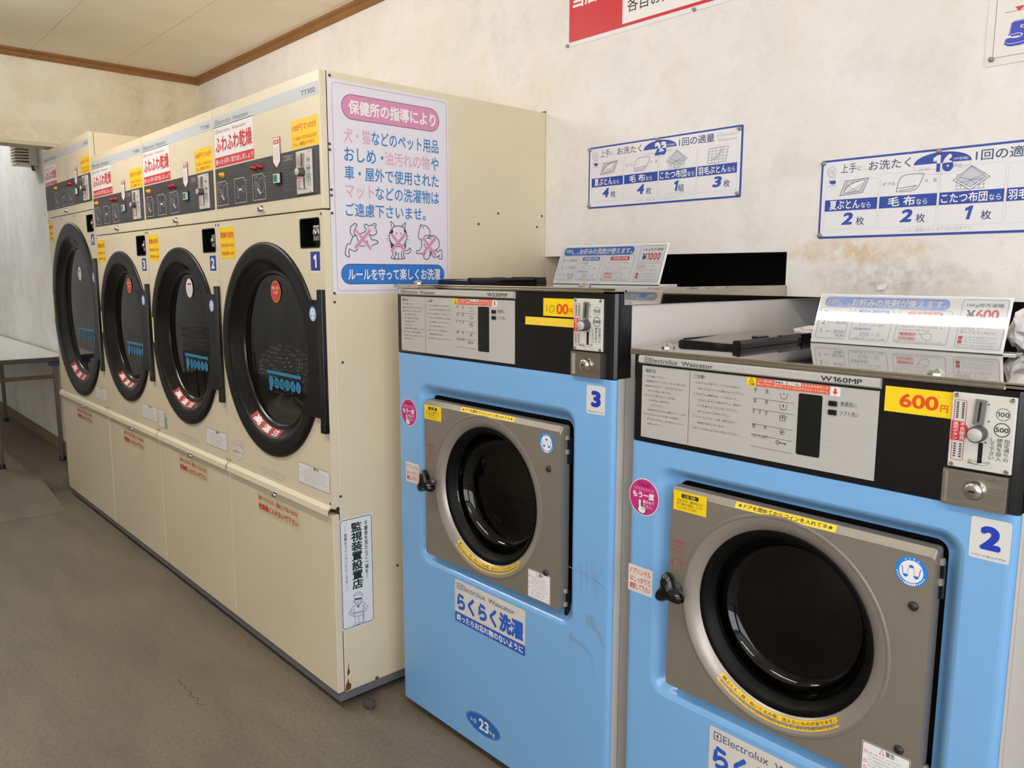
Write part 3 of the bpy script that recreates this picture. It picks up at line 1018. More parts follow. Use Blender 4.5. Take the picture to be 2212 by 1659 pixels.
    dp.plate([(g, lo), (W - g * .5, lo), (W - g * .5, seam - .002), (g, seam - .002)], [ring, hole2], 0.0, M_CREAM)
    oo = [(g, lo), (W - g * .5, lo), (W - g * .5, seam - .002), (g, seam - .002)]
    dp.bridge([(p[0], 0, p[1]) for p in oo], [(p[0], 0.022, p[1]) for p in oo], M_CREAM)
    mid = dp.build('door_panel', t)
    hr = MB()
    hr.bridge([(p[0], -0.001, p[1]) for p in hole2], [(p[0], 0.045, p[1]) for p in hole2], M_BLACK)
    inn = rr(hx0 - .003, hz0 - .003, hx1 + .003, hz1 + .003, 0.008, 3)
    hr.bridge([(p[0], -0.0015, p[1]) for p in inn], [(p[0], -0.0015, p[1]) for p in hole2], M_BLACK)
    hr.add([(p[0], 0.044, p[1]) for p in hole2], [tuple(range(len(hole2)))], M_VOID)
    rec = hr.build('handle_recess', mid)
    lk = MB().box(hx0 + .06, hx0 + .10, 0.006, 0.044, hz0 + .016, hz0 + .058, M_STEELR)
    lk.lathe([(0.009, 0.006), (0.009, 0.0), (0.007, -0.003), (0.0001, -0.003)], (hx0 + .08, 0, hz0 + .038), M_CHROME, 20)
    lk.build('latch', rec, 0.002)
    a = Art(f0)
    nx0, nz1 = 0.635 + dx, 1.331 + dz - .002
    a.rect(nx0, nz1 - .052, nx0 + .052, nz1, mat('27388f', 0.4), 0).rect(nx0, nz1 - .056, nx0 + .052, nz1 - .052, WHITE, 0)
    n = str(idx)
    wd = .015 if n == '1' else .026
    a.text(n, nx0 + .026 - wd / 2 - .002, nz1 - .044, nx0 + .026 + wd / 2, nz1 - .008, WHITE, 1, .05)
    a.build('number_sticker', mid, label='blue square with a white numeral')
    a = Art(f0)
    gx0, gx1, gz0, gz1 = 0.016, 0.134, 1.317 + dz, 1.420 + dz
    if big:
        gx0, gx1 = 0.010, 0.10
    a.rect(gx0, gz0, gx1, gz1, YEL, 0)
    a.text('乾燥の目安', gx0 + .008, gz1 - .036, gx1 - .008, gz1 - .016, ORANGE, 1, .03)
    a.text('毛布は約30〜40分', gx0 + .008, gz1 - .066, gx1 - .006, gz1 - .053, ORANGE, 1, .015)
    a.text('下着は約50〜60分', gx0 + .008, gz1 - .092, gx1 - .006, gz1 - .079, ORANGE, 1, .015)
    a.build('drying_guide_sticker', mid, label='yellow sticker with red lettering')
    for (u, v) in ((.012, seam - .012), (W - .012, seam - .012), (.012, 1.0), (W - .012, .83), (W - .012, lo + .012), (.012, lo + .014)):
        screw(mid, f0, u, v, 0.004)
    if big:
        screw(mid, f0, .28, seam - .015)
        screw(mid, f0, .55, seam - .015)
    warn_label(mid, f0, W - .200, .650, W - .012, .714, idx)
    a = Art(f0)
    for j in range(3):
        a.small(.245 + dx / 2, .452 + dx / 2 - j * .02, .640 - j * .009 + .006, .005, PALEB, 0, j, .2)
    a.build('faint_notice', mid)
    # ---- door
    dr = MB()
    dr.lathe([(RO, 0.0), (RO, -0.005), (RO - .006 * k, -0.0085), (RO - .022 * k, -0.0095), (RO - .026 * k, -0.0085), (RI + .012 * k, -0.0095), (RI, -0.007), (RI - .005 * k, -0.001)], (cx, 0, cz), M_BLACKP, 96)
    dr.lathe([(RI - .005 * k, -0.001), (RG + .012 * k, 0.022), (RG + .008 * k, 0.024), (RG + .006 * k, 0.020), (RG + .001, 0.021), (RG - .004, 0.030)], (cx, 0, cz), M_BLACK, 96)
    door = dr.build('door', t)
    gm = MB().lathe([(RG, 0.030), (RG * .75, 0.0285), (RG * .4, 0.0275), (0.0001, 0.027)], (cx, 0, cz), M_GLASS, 72)
    glass = gm.build('door_glass', door)
    hc = MB()
    hu, hz = min(W - .022, cx + RO * 1.02), 0.165 * k
    arc = [(cx + RI * 1.01 * math.cos(q), cz + RI * 1.01 * math.sin(q)) for q in [math.asin(hz / RI) * (1 - 2 * i / 16) for i in range(17)]]
    hc.prism(arc + [(hu, cz - hz), (hu, cz + hz)], 'y', -0.0115, -0.004, M_BLACKP)
    hcover = hc.build('hinge_cover', door)
    hb = MB().box(W - .030, W - .003, -0.013, 0, cz - .205 * k, cz + .194 * k, M_BLACK)
    hb.box(W - .026, W - .002, -0.016, 0, cz - .205 * k, cz - .178 * k, M_BLACK)
    hb.build('hinge_bar', door, 0.002)
    jc_logo(hcover, front(-0.0115), min(cx + .313 * k, W - .035), cz + .127 * k, .021 if not big else .024)
    fg = front(0.0268)
    a = Art(fg)
    if door_stick == 'red':
        a.ell(cx + .012, cz + .182 * k, .033, .033, YEL, 0).ell(cx + .012, cz + .182 * k, .031, .031, RED, 1)
        q = cz + .182 * k
        a.text('過熱、発火', cx - .011, q + .006, cx + .035, q + .017, WHITE, 2, .015).text('に注意！', cx - .006, q - .008, cx + .028, q + .002, WHITE, 2, .01)
        a.small(cx - .01, cx + .03, q - .016, .004, TPINK, 2, 3).small(cx - .008, cx + .026, q - .023, .004, TPINK, 2, 4)
    else:
        q = cz + (.182 * k if not big else .14 * k)
        a.ell(cx + .012, q, .034, .036, TPINK, 0).ell(cx + .012, q, .0325, .0345, WHITE, 1)
        a.rect(cx - .008, q + .012, cx + .032, q + .018, DRED, 2)
        for j in range(5):
            a.small(cx - .012, cx + .036, q + .003 - j * .0075, .0045, GREY, 2, j)
    a.build('glass_sticker', door, label='round %s caution sticker on the glass' % ('red' if door_stick == 'red' else 'white'))
    a = Art(fg)
    CY = mat('2f7ea8', 0.5)
    lx0, lx1, lz = cx - .075 * k, cx + .155 * k, cz - .072 * k
    a.rect(lx0, lz - .005, lx1, lz + .005, CY, 0)
    a.ell(lx0 + .030, lz - .030, .017, .018, CY, 0, 20).rect(lx0 + .018, lz - .060, lx0 + .036, lz - .030, CY, 1, .006).rect(lx0 + .020, lz - .030, lx0 + .0265, lz - .008, CY, 2, .003)
    for j, ch in enumerate('適量ライン'):
        u = lx0 + (lx1 - lx0) * (.30 + .155 * j)
        a.ell(u, lz - .032, .0165, .0175, CY, 0, 24)
        a.text(ch, u - .0095, lz - .042, u + .0095, lz - .022, mat('14506e', 0.5), 1, .02)
    a.build('fill_line_sticker', door, label='light blue fill line sticker across the glass')
    RIa, RIb = RI - .006 * k, RG + .013 * k

    def fun(u, v, n):   # u angle, v 0..1 down the funnel
        r = RIa + (RIb - RIa) * v - n
        return (cx + r * math.cos(u), -0.0005 + 0.0215 * v - n, cz + r * math.sin(u))
    a = Art(fun)
    A0, A1 = math.radians(-124), math.radians(-80)
    for i in range(20):
        q0, q1 = A0 + (A1 - A0) * i / 20, A0 + (A1 - A0) * (i + 1) / 20
        a.rect(q0, 0.02, q1, 0.98, mat('9c0a12', 0.5), 0)
    for j, ch in enumerate('高温注意'):
        q = math.radians(-116 + j * 14)
        if j < 3:
            a.text(ch, q - .085, .12, q + .085, .90, WHITE, 1, .03)
    a.build('heat_sticker', door, label='red strip with white lettering on the lower rim')
    if idx != 1:
        a = Art(front(-0.0095))
        a.rect(cx - RO * .985 + .012, cz - .04 * k, cx - RO * .985 + .026, cz + .06 * k, mat('e8e08a', 0.5), 0)
        a.build('tape_strip', door, label='pale yellow tape strip on the door rim')
    # drum behind the glass
    dm = MB().lathe([(RG * 1.02, 0.03), (RG * 1.05, 0.06), (RG * 1.25, 0.08), (RG * 1.25, 0.62), (0.001, 0.64)], (cx, 0, cz), M_DRUM, 48)
    dm.build('drum', t)
    # ---- lower lint panel with its lip
    lp = MB().box(g, W - g * .5, 0.0, 0.021, 0.050, lo - .022, M_CREAM).build('lint_panel', t, 0.002)
    l2 = MB().prism([(0.018, lo - .002), (0.0, lo + .004), (-0.011, lo - .006), (-0.014, lo - .022), (-0.011, lo - .023), (-0.008, lo - .010), (0.0, lo - .004), (0.018, lo - .010)], 'x', g * .4, W - .012, M_CREAM)
    l2.build('lip', lp)
    lock_mb((0.357 + dx / 2, 0, .577), 0.0085).build('panel_lock', lp)
    a = Art(f0)
    u0 = .222 + dx / 2
    a.rect(u0, .492, u0 + .287, .565, mat('d3c6a2', 0.3), 0)
    a.text('油のついたもの、脱水してないものは', u0 + .005, .534, u0 + .278, .550, DRED, 1, .02)
    a.text('乾燥機に入れないで下さい', u0 + .006, .502, u0 + .278, .523, DRED, 1, .03)
    a.build('no_oil_sticker', lp, label='clear sticker with two lines of red lettering')
    extra(t, up_, mid, lp)
    return t


M_Y = mat('e8a21a', 0.2)
M_R = mat('8f1220', 0.15)


def extra1(t, up_, mid, lp):
    W = .7134
    fs = side(W)
    # right side sheet with its screws, seen beside the first washer
    sp = MB().box(W - .003, W, 0.0235, D - .004, 0.050, 1.799, M_CREAM)
    spo = sp.build('side_panel', t, 0.001)
    for (u, v) in ((.031, 1.788), (.025, 1.612), (.025, 1.597), (.026, 1.493), (.026, 1.478), (.026, 1.431), (.026, 1.216), (.026, 1.192), (.026, .642), (.213, .389), (.624, 1.461), (.542, 1.424), (.798, 1.425), (.82, 1.462), (.045, 1.024)):
        screw(spo, fs, u, v, 0.0042, mat('4c4a46', 0.4, metal=0.5))
    r = Art(fs)
    r.poly([(.022, .050), (.040, .052), (.043, .066), (.035, .074), (.034, .09), (.030, .078), (.025, .07)], M_RUST, 0)
    r.poly([(.032, .095), (.040, .105), (.036, .118), (.037, .14), (.033, .12), (.030, .105)], M_RUST, 0)
    r.ell(.131, .053, .007, .005, M_RUST, 0, 14)
    r.build('rust_spots', spo, label='brown rust at the bottom corner')
    s = Art(fs)
    s.rect(.019, .238, .127, .573, mat('e6e8ea', 0.4), 0, .004)
    s.frame(.0215, .242, .1245, .569, .0018, INK, 1, .008)
    s.vtext('監視装置設置店', .0725, .556, .353, .037, mat('10261f', 0.5), 1, .03)
    s.vtext('不審者を見たらご一報を！', .1050, .554, .377, .0125, INK, 1, .02)
    s.vtext('皆様のコインランドリーです', .0365, .530, .378, .0105, INK, 1, .015)
    s.line([(.0362, .553), (.0364, .534)], .0007, INK, 1).line([(.0368, .374), (.0368, .356)], .0007, INK, 1)
    for L in GUARD:
        s.line(sc4(L), .0012, mat('1d2b2a', 0.5), 1)
    s.poly(sc4([(620, 3250), (840, 3225), (845, 3190), (625, 3215)]), INK, 1)
    s.poly(sc4([(700, 3020), (760, 3030), (735, 2960)]), INK, 2)
    s.build('surveillance_sticker', spo, label='tall white sticker with black vertical lettering and a guard drawing')
    a = Art(front(0))
    pts = []
    for k in range(40):
        q = 2 * PI * k / 40
        rr2 = 1 + .13 * math.cos(q * 8)
        pts.append((.079 + .047 * rr2 * math.cos(q), .672 + .032 * rr2 * math.sin(q)))
    a.poly(pts, mat('8fa0b4', 0.5), 0)
    a.poly([(.079 + (p[0] - .079) * .95, .672 + (p[1] - .672) * .95) for p in pts], mat('e8e2d6', 0.4), 1)
    a.text('フワフワ', .045, .684, .112, .694, DRED, 2, .01).small(.045, .11, .676, .005, GREY, 2, 4).text('おまかせコース', .042, .660, .115, .671, mat('a4522c', 0.5), 2, .02).small(.055, .105, .649, .005, GREY, 2, 6)
    a.build('leaf_sticker', mid, label='scalloped white sticker at the lower left')


def extra2(t, up_, mid, lp):
    a = Art(front(0))
    a.rect(.012, .640, .075, .716, mat('8a4a3a', 0.5), 0).rect(.014, .642, .073, .714, WHITE, 1)
    for k in range(6):
        a.small(.02, .068, .70 - k * .01, .0055, DRED if k in (0, 4) else GREY, 2, k)
    a.rect(.078, .640, .105, .690, mat('7fb492', 0.5), 0)
    a.rect(.078, .690, .100, .704, TPINK, 0)
    for k in range(3):
        a.small(.080, .103, .672 - k * .012, .006, mat('2e6b48', 0.5), 1, k)
    a.build('notice_sticker', mid, label='small white red and green notice at the lower left')


def extra4(t, up_, mid, lp):
    a = Art(front(0))
    c = (.475, 1.787)
    pts = [(c[0] + .035 * (1 + .1 * math.cos(q * 6)) * math.cos(q), c[1] + .047 * (1 + .1 * math.cos(q * 6)) * math.sin(q)) for q in [2 * PI * k / 36 for k in range(36)]]
    a.poly(pts, mat('a6a49c', 0.5), 0).poly([(c[0] + (p[0] - c[0]) * .93, c[1] + (p[1] - c[1]) * .93) for p in pts], mat('dcd6c2', 0.4), 1)
    for k in range(5):
        a.small(c[0] - .025, c[0] + .025, c[1] + .02 - k * .012, .006, GREY, 2, k)
    a.build('leaf_sticker', up_, label='scalloped pale sticker in the middle of the upper panel')


def extra0(t, up_, mid, lp):
    pass


WD = .7134
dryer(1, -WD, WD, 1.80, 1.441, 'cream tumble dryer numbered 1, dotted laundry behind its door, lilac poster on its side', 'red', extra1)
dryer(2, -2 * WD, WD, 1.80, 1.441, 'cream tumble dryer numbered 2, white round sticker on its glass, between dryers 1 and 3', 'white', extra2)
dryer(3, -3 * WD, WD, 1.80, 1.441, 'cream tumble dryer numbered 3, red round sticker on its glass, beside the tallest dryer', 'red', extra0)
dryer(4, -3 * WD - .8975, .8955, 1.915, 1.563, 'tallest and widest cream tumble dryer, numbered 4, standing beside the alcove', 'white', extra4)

# rules poster hanging on the first dryer's side
p = Art(side(0.0))
LAV = mat('e2dde6', 0.42)
p.rect(.022, 1.214, .425, 1.781, LAV, 0)
po = p.build('rules_poster')
meta(po, 'large pale lilac notice poster with pink and blue lettering on the dryer side', 'poster')
p = Art(side(0.0))
p.frame(.036, 1.222, .418, 1.773, .0012, mat('a98aa4', 0.5), 1, .012)
p.rect(.0635, 1.683, .391, 1.749, mat('3a2f4a', 0.5), 1, .0325).rect(.065, 1.6845, .3895, 1.7475, PINK, 2, .031)
p.text('保健所の指導により', .085, 1.697, .377, 1.735, WHITE, 3, .03)


def mixed(runs, x0, x1, z0, z1, b=.015):
    n = sum(len(t) for t, _ in runs)
    x = x0
    for t, m in runs:
        wd = (x1 - x0) * len(t) / n
        p.text(t, x + .002, z0, x + wd - .002, z1, m, 1, b)
        x += wd


mixed([('犬・猫', TPINK), ('などのペット用品', TBLUE)], .066, .389, 1.622, 1.660)
mixed([('おしめ・', TBLUE), ('油汚れの物', TPINK), ('や', TBLUE)], .066, .389, 1.572, 1.610)
mixed([('車・屋外で使用された', TBLUE)], .066, .389, 1.523, 1.561)
mixed([('マット', TPINK), ('などの洗濯物は', TBLUE)], .066, .389, 1.474, 1.512)
mixed([('ご遠慮下さいませ。', TBLUE)], .066, .339, 1.425, 1.462)
for Ls in (DOG, CAT, BABY):
    for k, L in enumerate(Ls):
        thin = (Ls is CAT and k >= 8)
        p.line(smoothp(sc4(L), 3), .0009 if thin else .0021, mat('23283a', 0.5), 2)
for L in CATP:
    p.poly(sc4(L), mat('3a3170', 0.5) if L[0][1] < 13870 or L[0][1] > 13880 else INK, 1)
for (u, v) in ((.1475, 1.3925), (.1585, 1.3885), (.1385, 1.395)):
    p.ell(u, v, .0012, .0012, INK, 2, 10)
for k, L in enumerate(XS):
    p.poly(sc4(L), PINK, 3 + k % 2)
p.rect(.0485, 1.240, .404, 1.2965, mat('20304a', 0.5), 1, .028).rect(.05, 1.2415, .4025, 1.295, mat('2f74c8', 0.45), 2, .0265)
p.text('ルールを守って楽しくお洗濯', .070, 1.251, .388, 1.284, WHITE, 3, .02)
p.build('poster_print', po, label='pink and blue lettering with three crossed-out drawings')

# laundry seen through the first door
def heap(name, c, sx, sy, sz, m, seed, label, cut=-9):
    r = random.Random(seed)
    ph = [(r.uniform(2, 7), r.uniform(2, 7), r.uniform(0, 6)) for _ in range(6)]
    b = MB()
    vs, fs = [], []
    N, Mr = 40, 24
    for j in range(Mr + 1):
        th = PI * j / Mr
        for i in range(N):
            a = 2 * PI * i / N
            x, y, z = math.sin(th) * math.cos(a), math.sin(th) * math.sin(a), math.cos(th)
            d = 1 + sum(.055 * math.sin(p0 * x * 1.3 + p1 * z + q + y * 2) for p0, p1, q in ph)
            d += .05 * math.sin(9 * a + 5 * z + seed)
            vs.append((c[0] + sx * x * d, c[1] + sy * y * d, max(c[2] + sz * z * d, cut)))
    for j in range(Mr):
        for i in range(N):
            fs.append((j * N + i, j * N + (i + 1) % N, (j + 1) * N + (i + 1) % N, (j + 1) * N + i))
    b.add(vs, fs, m, True)
    o = b.build(name)
    return meta(o, label, 'laundry', 'clothes inside the first dryer')


heap('dotted_garment', (-.47, .112, .955), .165, .066, .080, dots_mat(), 3, 'black and white dotted garment piled behind the first dryer door')
heap('crumpled_garment', (-.44, .108, .822), .140, .062, .050, mat('a3a99e', 0.9, vary=0.15, scale=10), 11, 'crumpled grey-green garment below the dotted one in the first dryer')


# ================================================================== WASHERS
def tri_knob(par, cx, cz, y, rot):
    k = MB()
    k.lathe([(.0085, 0), (.0085, -.022), (.0001, -.022)], (cx, y, cz), M_SCREW, 20)
    # three-armed star, rounded front and back
    n = 72
    prof = []
    for (sc, h) in ((.72, -.020), (.92, -.023), (1.0, -.030), (.95, -.037), (.75, -.043), (.40, -.046), (.001, -.046)):
        rg = []
        for i in range(n):
            a = 2 * PI * i / n
            r = .0262 + .0092 * math.cos(3 * (a - rot)) + .0010 * math.cos(6 * (a - rot))
            rg.append((cx + r * sc * math.cos(a), y + h, cz + r * sc * math.sin(a)))
        prof.append(rg)
    for a, b in zip(prof, prof[1:]):
        k.bridge(a, b, M_BLACK, True)
    k.add(prof[0], [tuple(range(n))], M_BLACK)
    return k.build('door_knob', par, label='glossy black three-armed knob')


def washer(xl, W, zb, ztop, P, label):
    Y0, Y1 = 0.16, 1.05 if W > .75 else 0.98
    t = thing('washing_machine', label, 'washing machine', (xl, Y0, 0), 'blue coin-operated washing machines')
    DY = Y1 - Y0
    z0 = 0.03
    f0 = front(0)
    MB().box(.03, W - .03, .03, DY - .05, 0, z0 + .02, M_VOID).build('plinth_shade', t)  # recessed base coloured near-black as the shaded gap under the machine
    bo = MB()
    q0 = [(.001, z0), (W - .001, z0), (W - .001, ztop - .028), (.001, ztop - .028)]
    ox0, oz0, ox1, oz1 = P['open']
    bo.plate(q0, [rr(ox0 - .004, oz0 - .004, ox1 + .004, oz1 + .004, .02, 4)], .034, M_WHITE)
    for xx in (.001, W - .001):
        bo.add([(xx, .011, z0), (xx, .035, z0), (xx, .035, zb), (xx, .011, zb)], [(0, 1, 2, 3)], M_WHITE)
    bo.bridge([(q[0], .034, q[1]) for q in q0], [(q[0], DY, q[1]) for q in q0], M_WHITE)
    bo.add([(q[0], DY, q[1]) for q in q0], [(0, 1, 2, 3)], M_WHITE)
    bo.build('body', t)
    # blue front: flat sheet rolled at its sides, dished round the door
    bm_ = MB()
    dx0, dz0, dx1, dz1 = P['dish']
    ox0, oz0, ox1, oz1 = P['open']
    n = 6
    outer = rr(dx0, dz0, dx1, dz1, .035, n)
    inner = rr(ox0, oz0, ox1, oz1, .020, n)
    bm_.plate([(.012, z0), (W - .012, z0), (W - .012, zb - .002), (.012, zb - .002)], [outer], 0.0, M_BLUE)
    L = lambda o, y: [(p_[0], y, p_[1]) for p_ in o]
    lp_ = []
    for k in range(9):
        q = k / 8
        e = q * q * (3 - 2 * q)
        lp_.append([(a[0] + (b[0] - a[0]) * q, 0.027 * e, a[1] + (b[1] - a[1]) * q) for a, b in zip(outer, inner)])
    bm_.loft(lp_, M_BLUE)
    bm_.bridge(L(inner, 0.027), L(inner, 0.060), M_RUBBER)  # dark sides and backing put shade into the gap round the door
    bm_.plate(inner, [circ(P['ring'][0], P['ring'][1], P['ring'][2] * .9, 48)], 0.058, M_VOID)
    for s_, xx in ((1, W), (-1, 0)):
        pr = [(xx - s_ * .012, 0), (xx - s_ * .0075, .0008), (xx - s_ * .003, .0032), (xx - s_ * .0006, .007), (xx, .011)]
        for a, b in zip(pr, pr[1:]):
            bm_.add([(a[0], a[1], z0), (b[0], b[1], z0), (b[0], b[1], zb - .002), (a[0], a[1], zb - .002)], [(0, 1, 2, 3)], M_BLUE, True)
    bm_.add([(.012, 0, zb - .002), (W - .012, 0, zb - .002), (W, .011, zb - .002), (0, .011, zb - .002)], [tuple(range(4))], M_BLUE)
    bm_.add([(.012, 0, z0), (W - .012, 0, z0), (W, .011, z0), (0, .011, z0)], [tuple(range(4))], M_BLUE)
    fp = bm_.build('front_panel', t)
    # black control fascia
    cf = MB()
    pr = [(0, .03), (0, .008), (.003, .003), (.008, 0), (W - .014, 0), (W - .006, .002), (W - .001, .008), (W, .016), (W, .05), (W - .002, .05), (W - .002, .03)]
    cf.prism(pr, 'z', zb, ztop - .012, M_BLACK)
    fas = cf.build('control_fascia', t)
    gz0, gz1 = P['gz']
    gx0, gx1 = .025, .485
    gp = MB().box(gx0, gx1, -.0015, .001, gz0, gz1, M_ALU).build('instruction_panel', fas)
    fi = front(-.0015)
    a = Art(fi)
    dk = mat('4a4a4c', 0.6)
    a.line([(.137, gz0 + .003), (.137, gz1 - .003)], .0008, INK, 0)
    a.text('取扱方法', .034, gz1 - .013, .058, gz1 - .006, INK, 0, .01)
    a.text('ご注意！', .146, gz1 - .013, .170, gz1 - .006, INK, 0, .01)
    a.para(['1 ドアを開けて下さい。', '2 洗濯物を入れてドアをしっかりと閉じます。', '3 普通洗いまたはソフト洗いのどちらかの', '  ボタンを選んで押します。', '4 モニターに表示されている料金分',
            '  ※ 100円玉と500円玉を', '   入れて下さい。', '  料金表示が0になると自動スタートします。', '5 終了しましたらドアを開けて洗濯物を', '  取り出して下さい。忘れ物のないように', '  お確かめ下さい。'], .031, gz1 - .0225, .0094, .0038, .0047, dk, 0)
    a.para(['1 プログラムが終了し、ドラムが完全に', '  停止するまでドアを開けないで下さい。', '2 プログラム運転中は、ドアはロック', '  されていますので開きません。途中で', '  ドアを開けようとしないで下さい。', '  終了するまでお待ち下さい。', '3 プログラムスタート後、表示された', '  時間が目安となります。', '4 決して子供にはさわらせないで下さい。'], .146, gz1 - .0235, .0107, .0043, .0053, dk, 0)
    a.build('instruction_text', gp, label='small black lines of instructions')
    a = Art(fi)
    rows = [('予洗', .0), ('本洗', .0185), ('すすぎ', .0375), ('脱水', .063), ('プログラム終了', .082)]
    for (tx, dzr) in rows:
        z = gz1 - .026 - dzr
        if len(tx) == 2:
            a.text(tx[0], .270, z, .277, z + .008, INK, 0).text(tx[1], .292, z, .299, z + .008, INK, 0)
        elif len(tx) == 3:
            a.text('す', .269, z, .275, z + .008, INK, 0).text('す', .281, z, .287, z + .008, INK, 0).text('ぎ', .293, z, .300, z + .008, INK, 0)
        else:
            a.text(tx, .269, z + .002, .302, z + .009, INK, 0)
    for dzl in (.036, .055, .082, .101, .122):
        a.line([(.269, gz1 - dzl), (.346, gz1 - dzl - .001)], .0006, INK, 0)
    for k, dzl in enumerate((.028, .047, .066)):
        z = gz1 - dzl
        a.line([(.320, z + .006), (.3225, z - .003), (.3315, z - .003), (.334, z + .006)], .0008, INK, 0)
        a.line([(.327, z + (.004 if k == 0 else .001)), (.327, z + .0065)], .0016, INK, 0)
        if k == 2:
            for q in (.3235, .327, .3305):
                a.line([(q, z), (q, z + .008)], .001, INK, 0)
    a.ring(.327, gz1 - .089, .0042, .0042, .0008, INK, 0).ell(.327, gz1 - .089, .0018, .0018, INK, 0, 10)
    z = gz1 - .108
    a.ring(.320, z, .003, .003, .0012, INK, 0).line([(.323, z), (.336, z)], .0014, INK, 0).line([(.333, z), (.333, z - .003)], .0012, INK, 0)
    a.build('programme_chart', gp, label='black programme names and washing symbols')
    a = Art(fi)
    a.text('普通洗い', .425, gz1 - .031, .451, gz1 - .023, INK, 0).text('ソフト洗い', .425, gz1 - .046, .455, gz1 - .038, INK, 0)
    a.small(.030, .045, gz0 + .004, .002, dk, 0, 9)
    a.build('button_lettering', gp)
    a = MB()
    a.prism(rr(.354, gz0 + .021, .395, gz1 - .018, .003, 3), 'y', -.0022, .0, mat('0c120e', 0.12))
    a.build('display_window', gp)
    for k in (0, 1):
        z = gz1 - .024 - k * .0145
        MB().box(.406, .420, -.0045, 0, z - .0085, z, M_BLACK).build('program_button', gp, 0.001)
    for k in range(6):
        z = gz1 - .058 - k * .0095
        MB().prism(rr(.405, z - .004, .418, z + .002, .0025, 3), 'y', -.0021, -.001, M_ALU).build('blank_button', gp)
    a = Art(fi)
    wz0, wz1 = gz1 - .015, gz1 - .0005
    a.rect(.256, wz0, .274, wz1 + .0005, YEL, 0).rect(.274, wz0, .407, wz1, mat('dd5a3a', 0.5), 0).rect(.407, wz0 - .001, .424, wz1 - .001, WHITE, 0)
    a.line([(.261, wz0 + .007), (.269, wz0 + .007), (.265, wz0 + .0135)], .0008, INK, 1, True).text('ご注意', .259, wz0 + .001, .271, wz0 + .005, INK, 1, .02)
    a.text('コイン投入前に', .2765, wz0 + .0083, .307, wz0 + .0132, WHITE, 1, .01)
    a.rect(.309, wz0 + .008, .331, wz0 + .0138, WHITE, 1).text('普通洗い', .310, wz0 + .0088, .330, wz0 + .013, INK, 2, .02)
    a.rect(.333, wz0 + .008, .357, wz0 + .0138, WHITE, 1).text('ソフト洗い', .334, wz0 + .0088, .356, wz0 + .013, INK, 2, .02)
    a.text('どちらかのボタンを', .359, wz0 + .0083, .404, wz0 + .0132, WHITE, 1, .01)
    a.text('押して下さい。(押さないとコインを入れてもスタートしません)', .2765, wz0 + .0018, .404, wz0 + .0066, WHITE, 1, .01)
    a.poly([(.4135, wz1 - .003), (.4175, wz1 - .003), (.4175, wz0 + .006), (.420, wz0 + .006), (.4155, wz0 + .0005), (.411, wz0 + .006), (.4135, wz0 + .006)], mat('d5401f', 0.5), 1)
    a.build('caution_strip', gp, label='red strip with white lettering, yellow triangle and arrow')
    # name bar
    nz = gz1 + .0035
    nb = MB()
    nb.prism([(-.002, nz), (-.008, nz + .003), (-.008, nz + .014), (-.004, nz + .0175), (0, nz + .0175), (0, nz)], 'x', .020, .487, M_ALU)
    nbo = nb.build('name_bar', fas)
    a = Art(front(-.008))
    a.brand(.036, nz + .0045, .190, .009, mat('303236', 0.4), 0)
    a.build('maker_lettering', nbo)
    a = Art(front(-.008))
    a.text(P['model'], P['mx'][0], nz + .0045, P['mx'][1], nz + .0125, mat('202226', 0.4), 0, .015)
    a.build('model_lettering', nbo)
    # price, coin unit, cash box
    rx = P['rx']
    a = Art(f0)
    pz1 = P['pz']
    a.rect(rx + .0, pz1 - .039, rx + .097, pz1, YEL, 0)
    DIG = mat('dd4a12', 0.5)
    if P['price'] == '600':
        a.text('600', rx + .022, pz1 - .030, rx + .077, pz1 - .009, DIG, 1, .03).text('円', rx + .080, pz1 - .031, rx + .0905, pz1 - .020, DIG, 1, .02)
    else:
        a.text('00', rx + .041, pz1 - .034, rx + .077, pz1 - .011, DIG, 1, .03).text('円', rx + .079, pz1 - .033, rx + .0895, pz1 - .021, DIG, 1, .02)
        pen = mat('6a5c1c', 0.6)
        a.line([(.011 + rx, pz1 - .030), (.011 + rx, pz1 - .014)], .0014, pen, 1)
        a.line(smoothp([(rx + .026, pz1 - .015), (rx + .020, pz1 - .020), (rx + .020, pz1 - .028), (rx + .025, pz1 - .031), (rx + .032, pz1 - .027), (rx + .034, pz1 - .018), (rx + .026, pz1 - .016)]), .0013, pen, 1)
        a.rect(rx - .058, pz1 - .061, rx + .094, pz1 - .043, mat('f0cb3a', 0.5), 0)
    a.build('price_sticker', fas, label='yellow price sticker with orange numerals')
    coin_acceptor(t, rx + .0965, pz1 - .107, rx + .178, pz1 + .002, 0, True)
    bx0, bx1, bz0, bz1 = rx + .093, rx + .177, pz1 - .163, pz1 - .110
    cb_ = MB()
    o1 = [(bx0, bz0), (bx1, bz0), (bx1, bz1), (bx0, bz1)]
    o2 = [(bx0 + .004, bz0 + .004), (bx1 - .004, bz0 + .004), (bx1 - .004, bz1 - .004), (bx0 + .004, bz1 - .004)]
    cb_.bridge(L(o1, 0), L(o1, -.009), M_STEELR)
    cb_.bridge(L(o1, -.009), L(o2, -.009), M_STEELR)
    cb_.bridge(L(o2, -.009), L(o2, -.003), M_STEELR)
    cb_.add(L(o2, -.004), [(0, 1, 2, 3)], M_STEELR)
    cbo = cb_.build('cash_box', t)
    lock_mb(((bx0 + bx1) / 2, -.004, (bz0 + bz1) / 2), .0125).build('cash_box_lock', cbo)
    # stainless worktop
    tp = MB()
    tp.box(-.002, W + .002, -.007, DY - .01, ztop - .006, ztop, M_STEEL)
    tp.box(-.002, W - .030, -.007, -.003, ztop - .011, ztop - .005, M_STEEL)
    tp.box(W, W + .003, .022, DY - .01, ztop - .036, ztop - .003, M_STEEL)
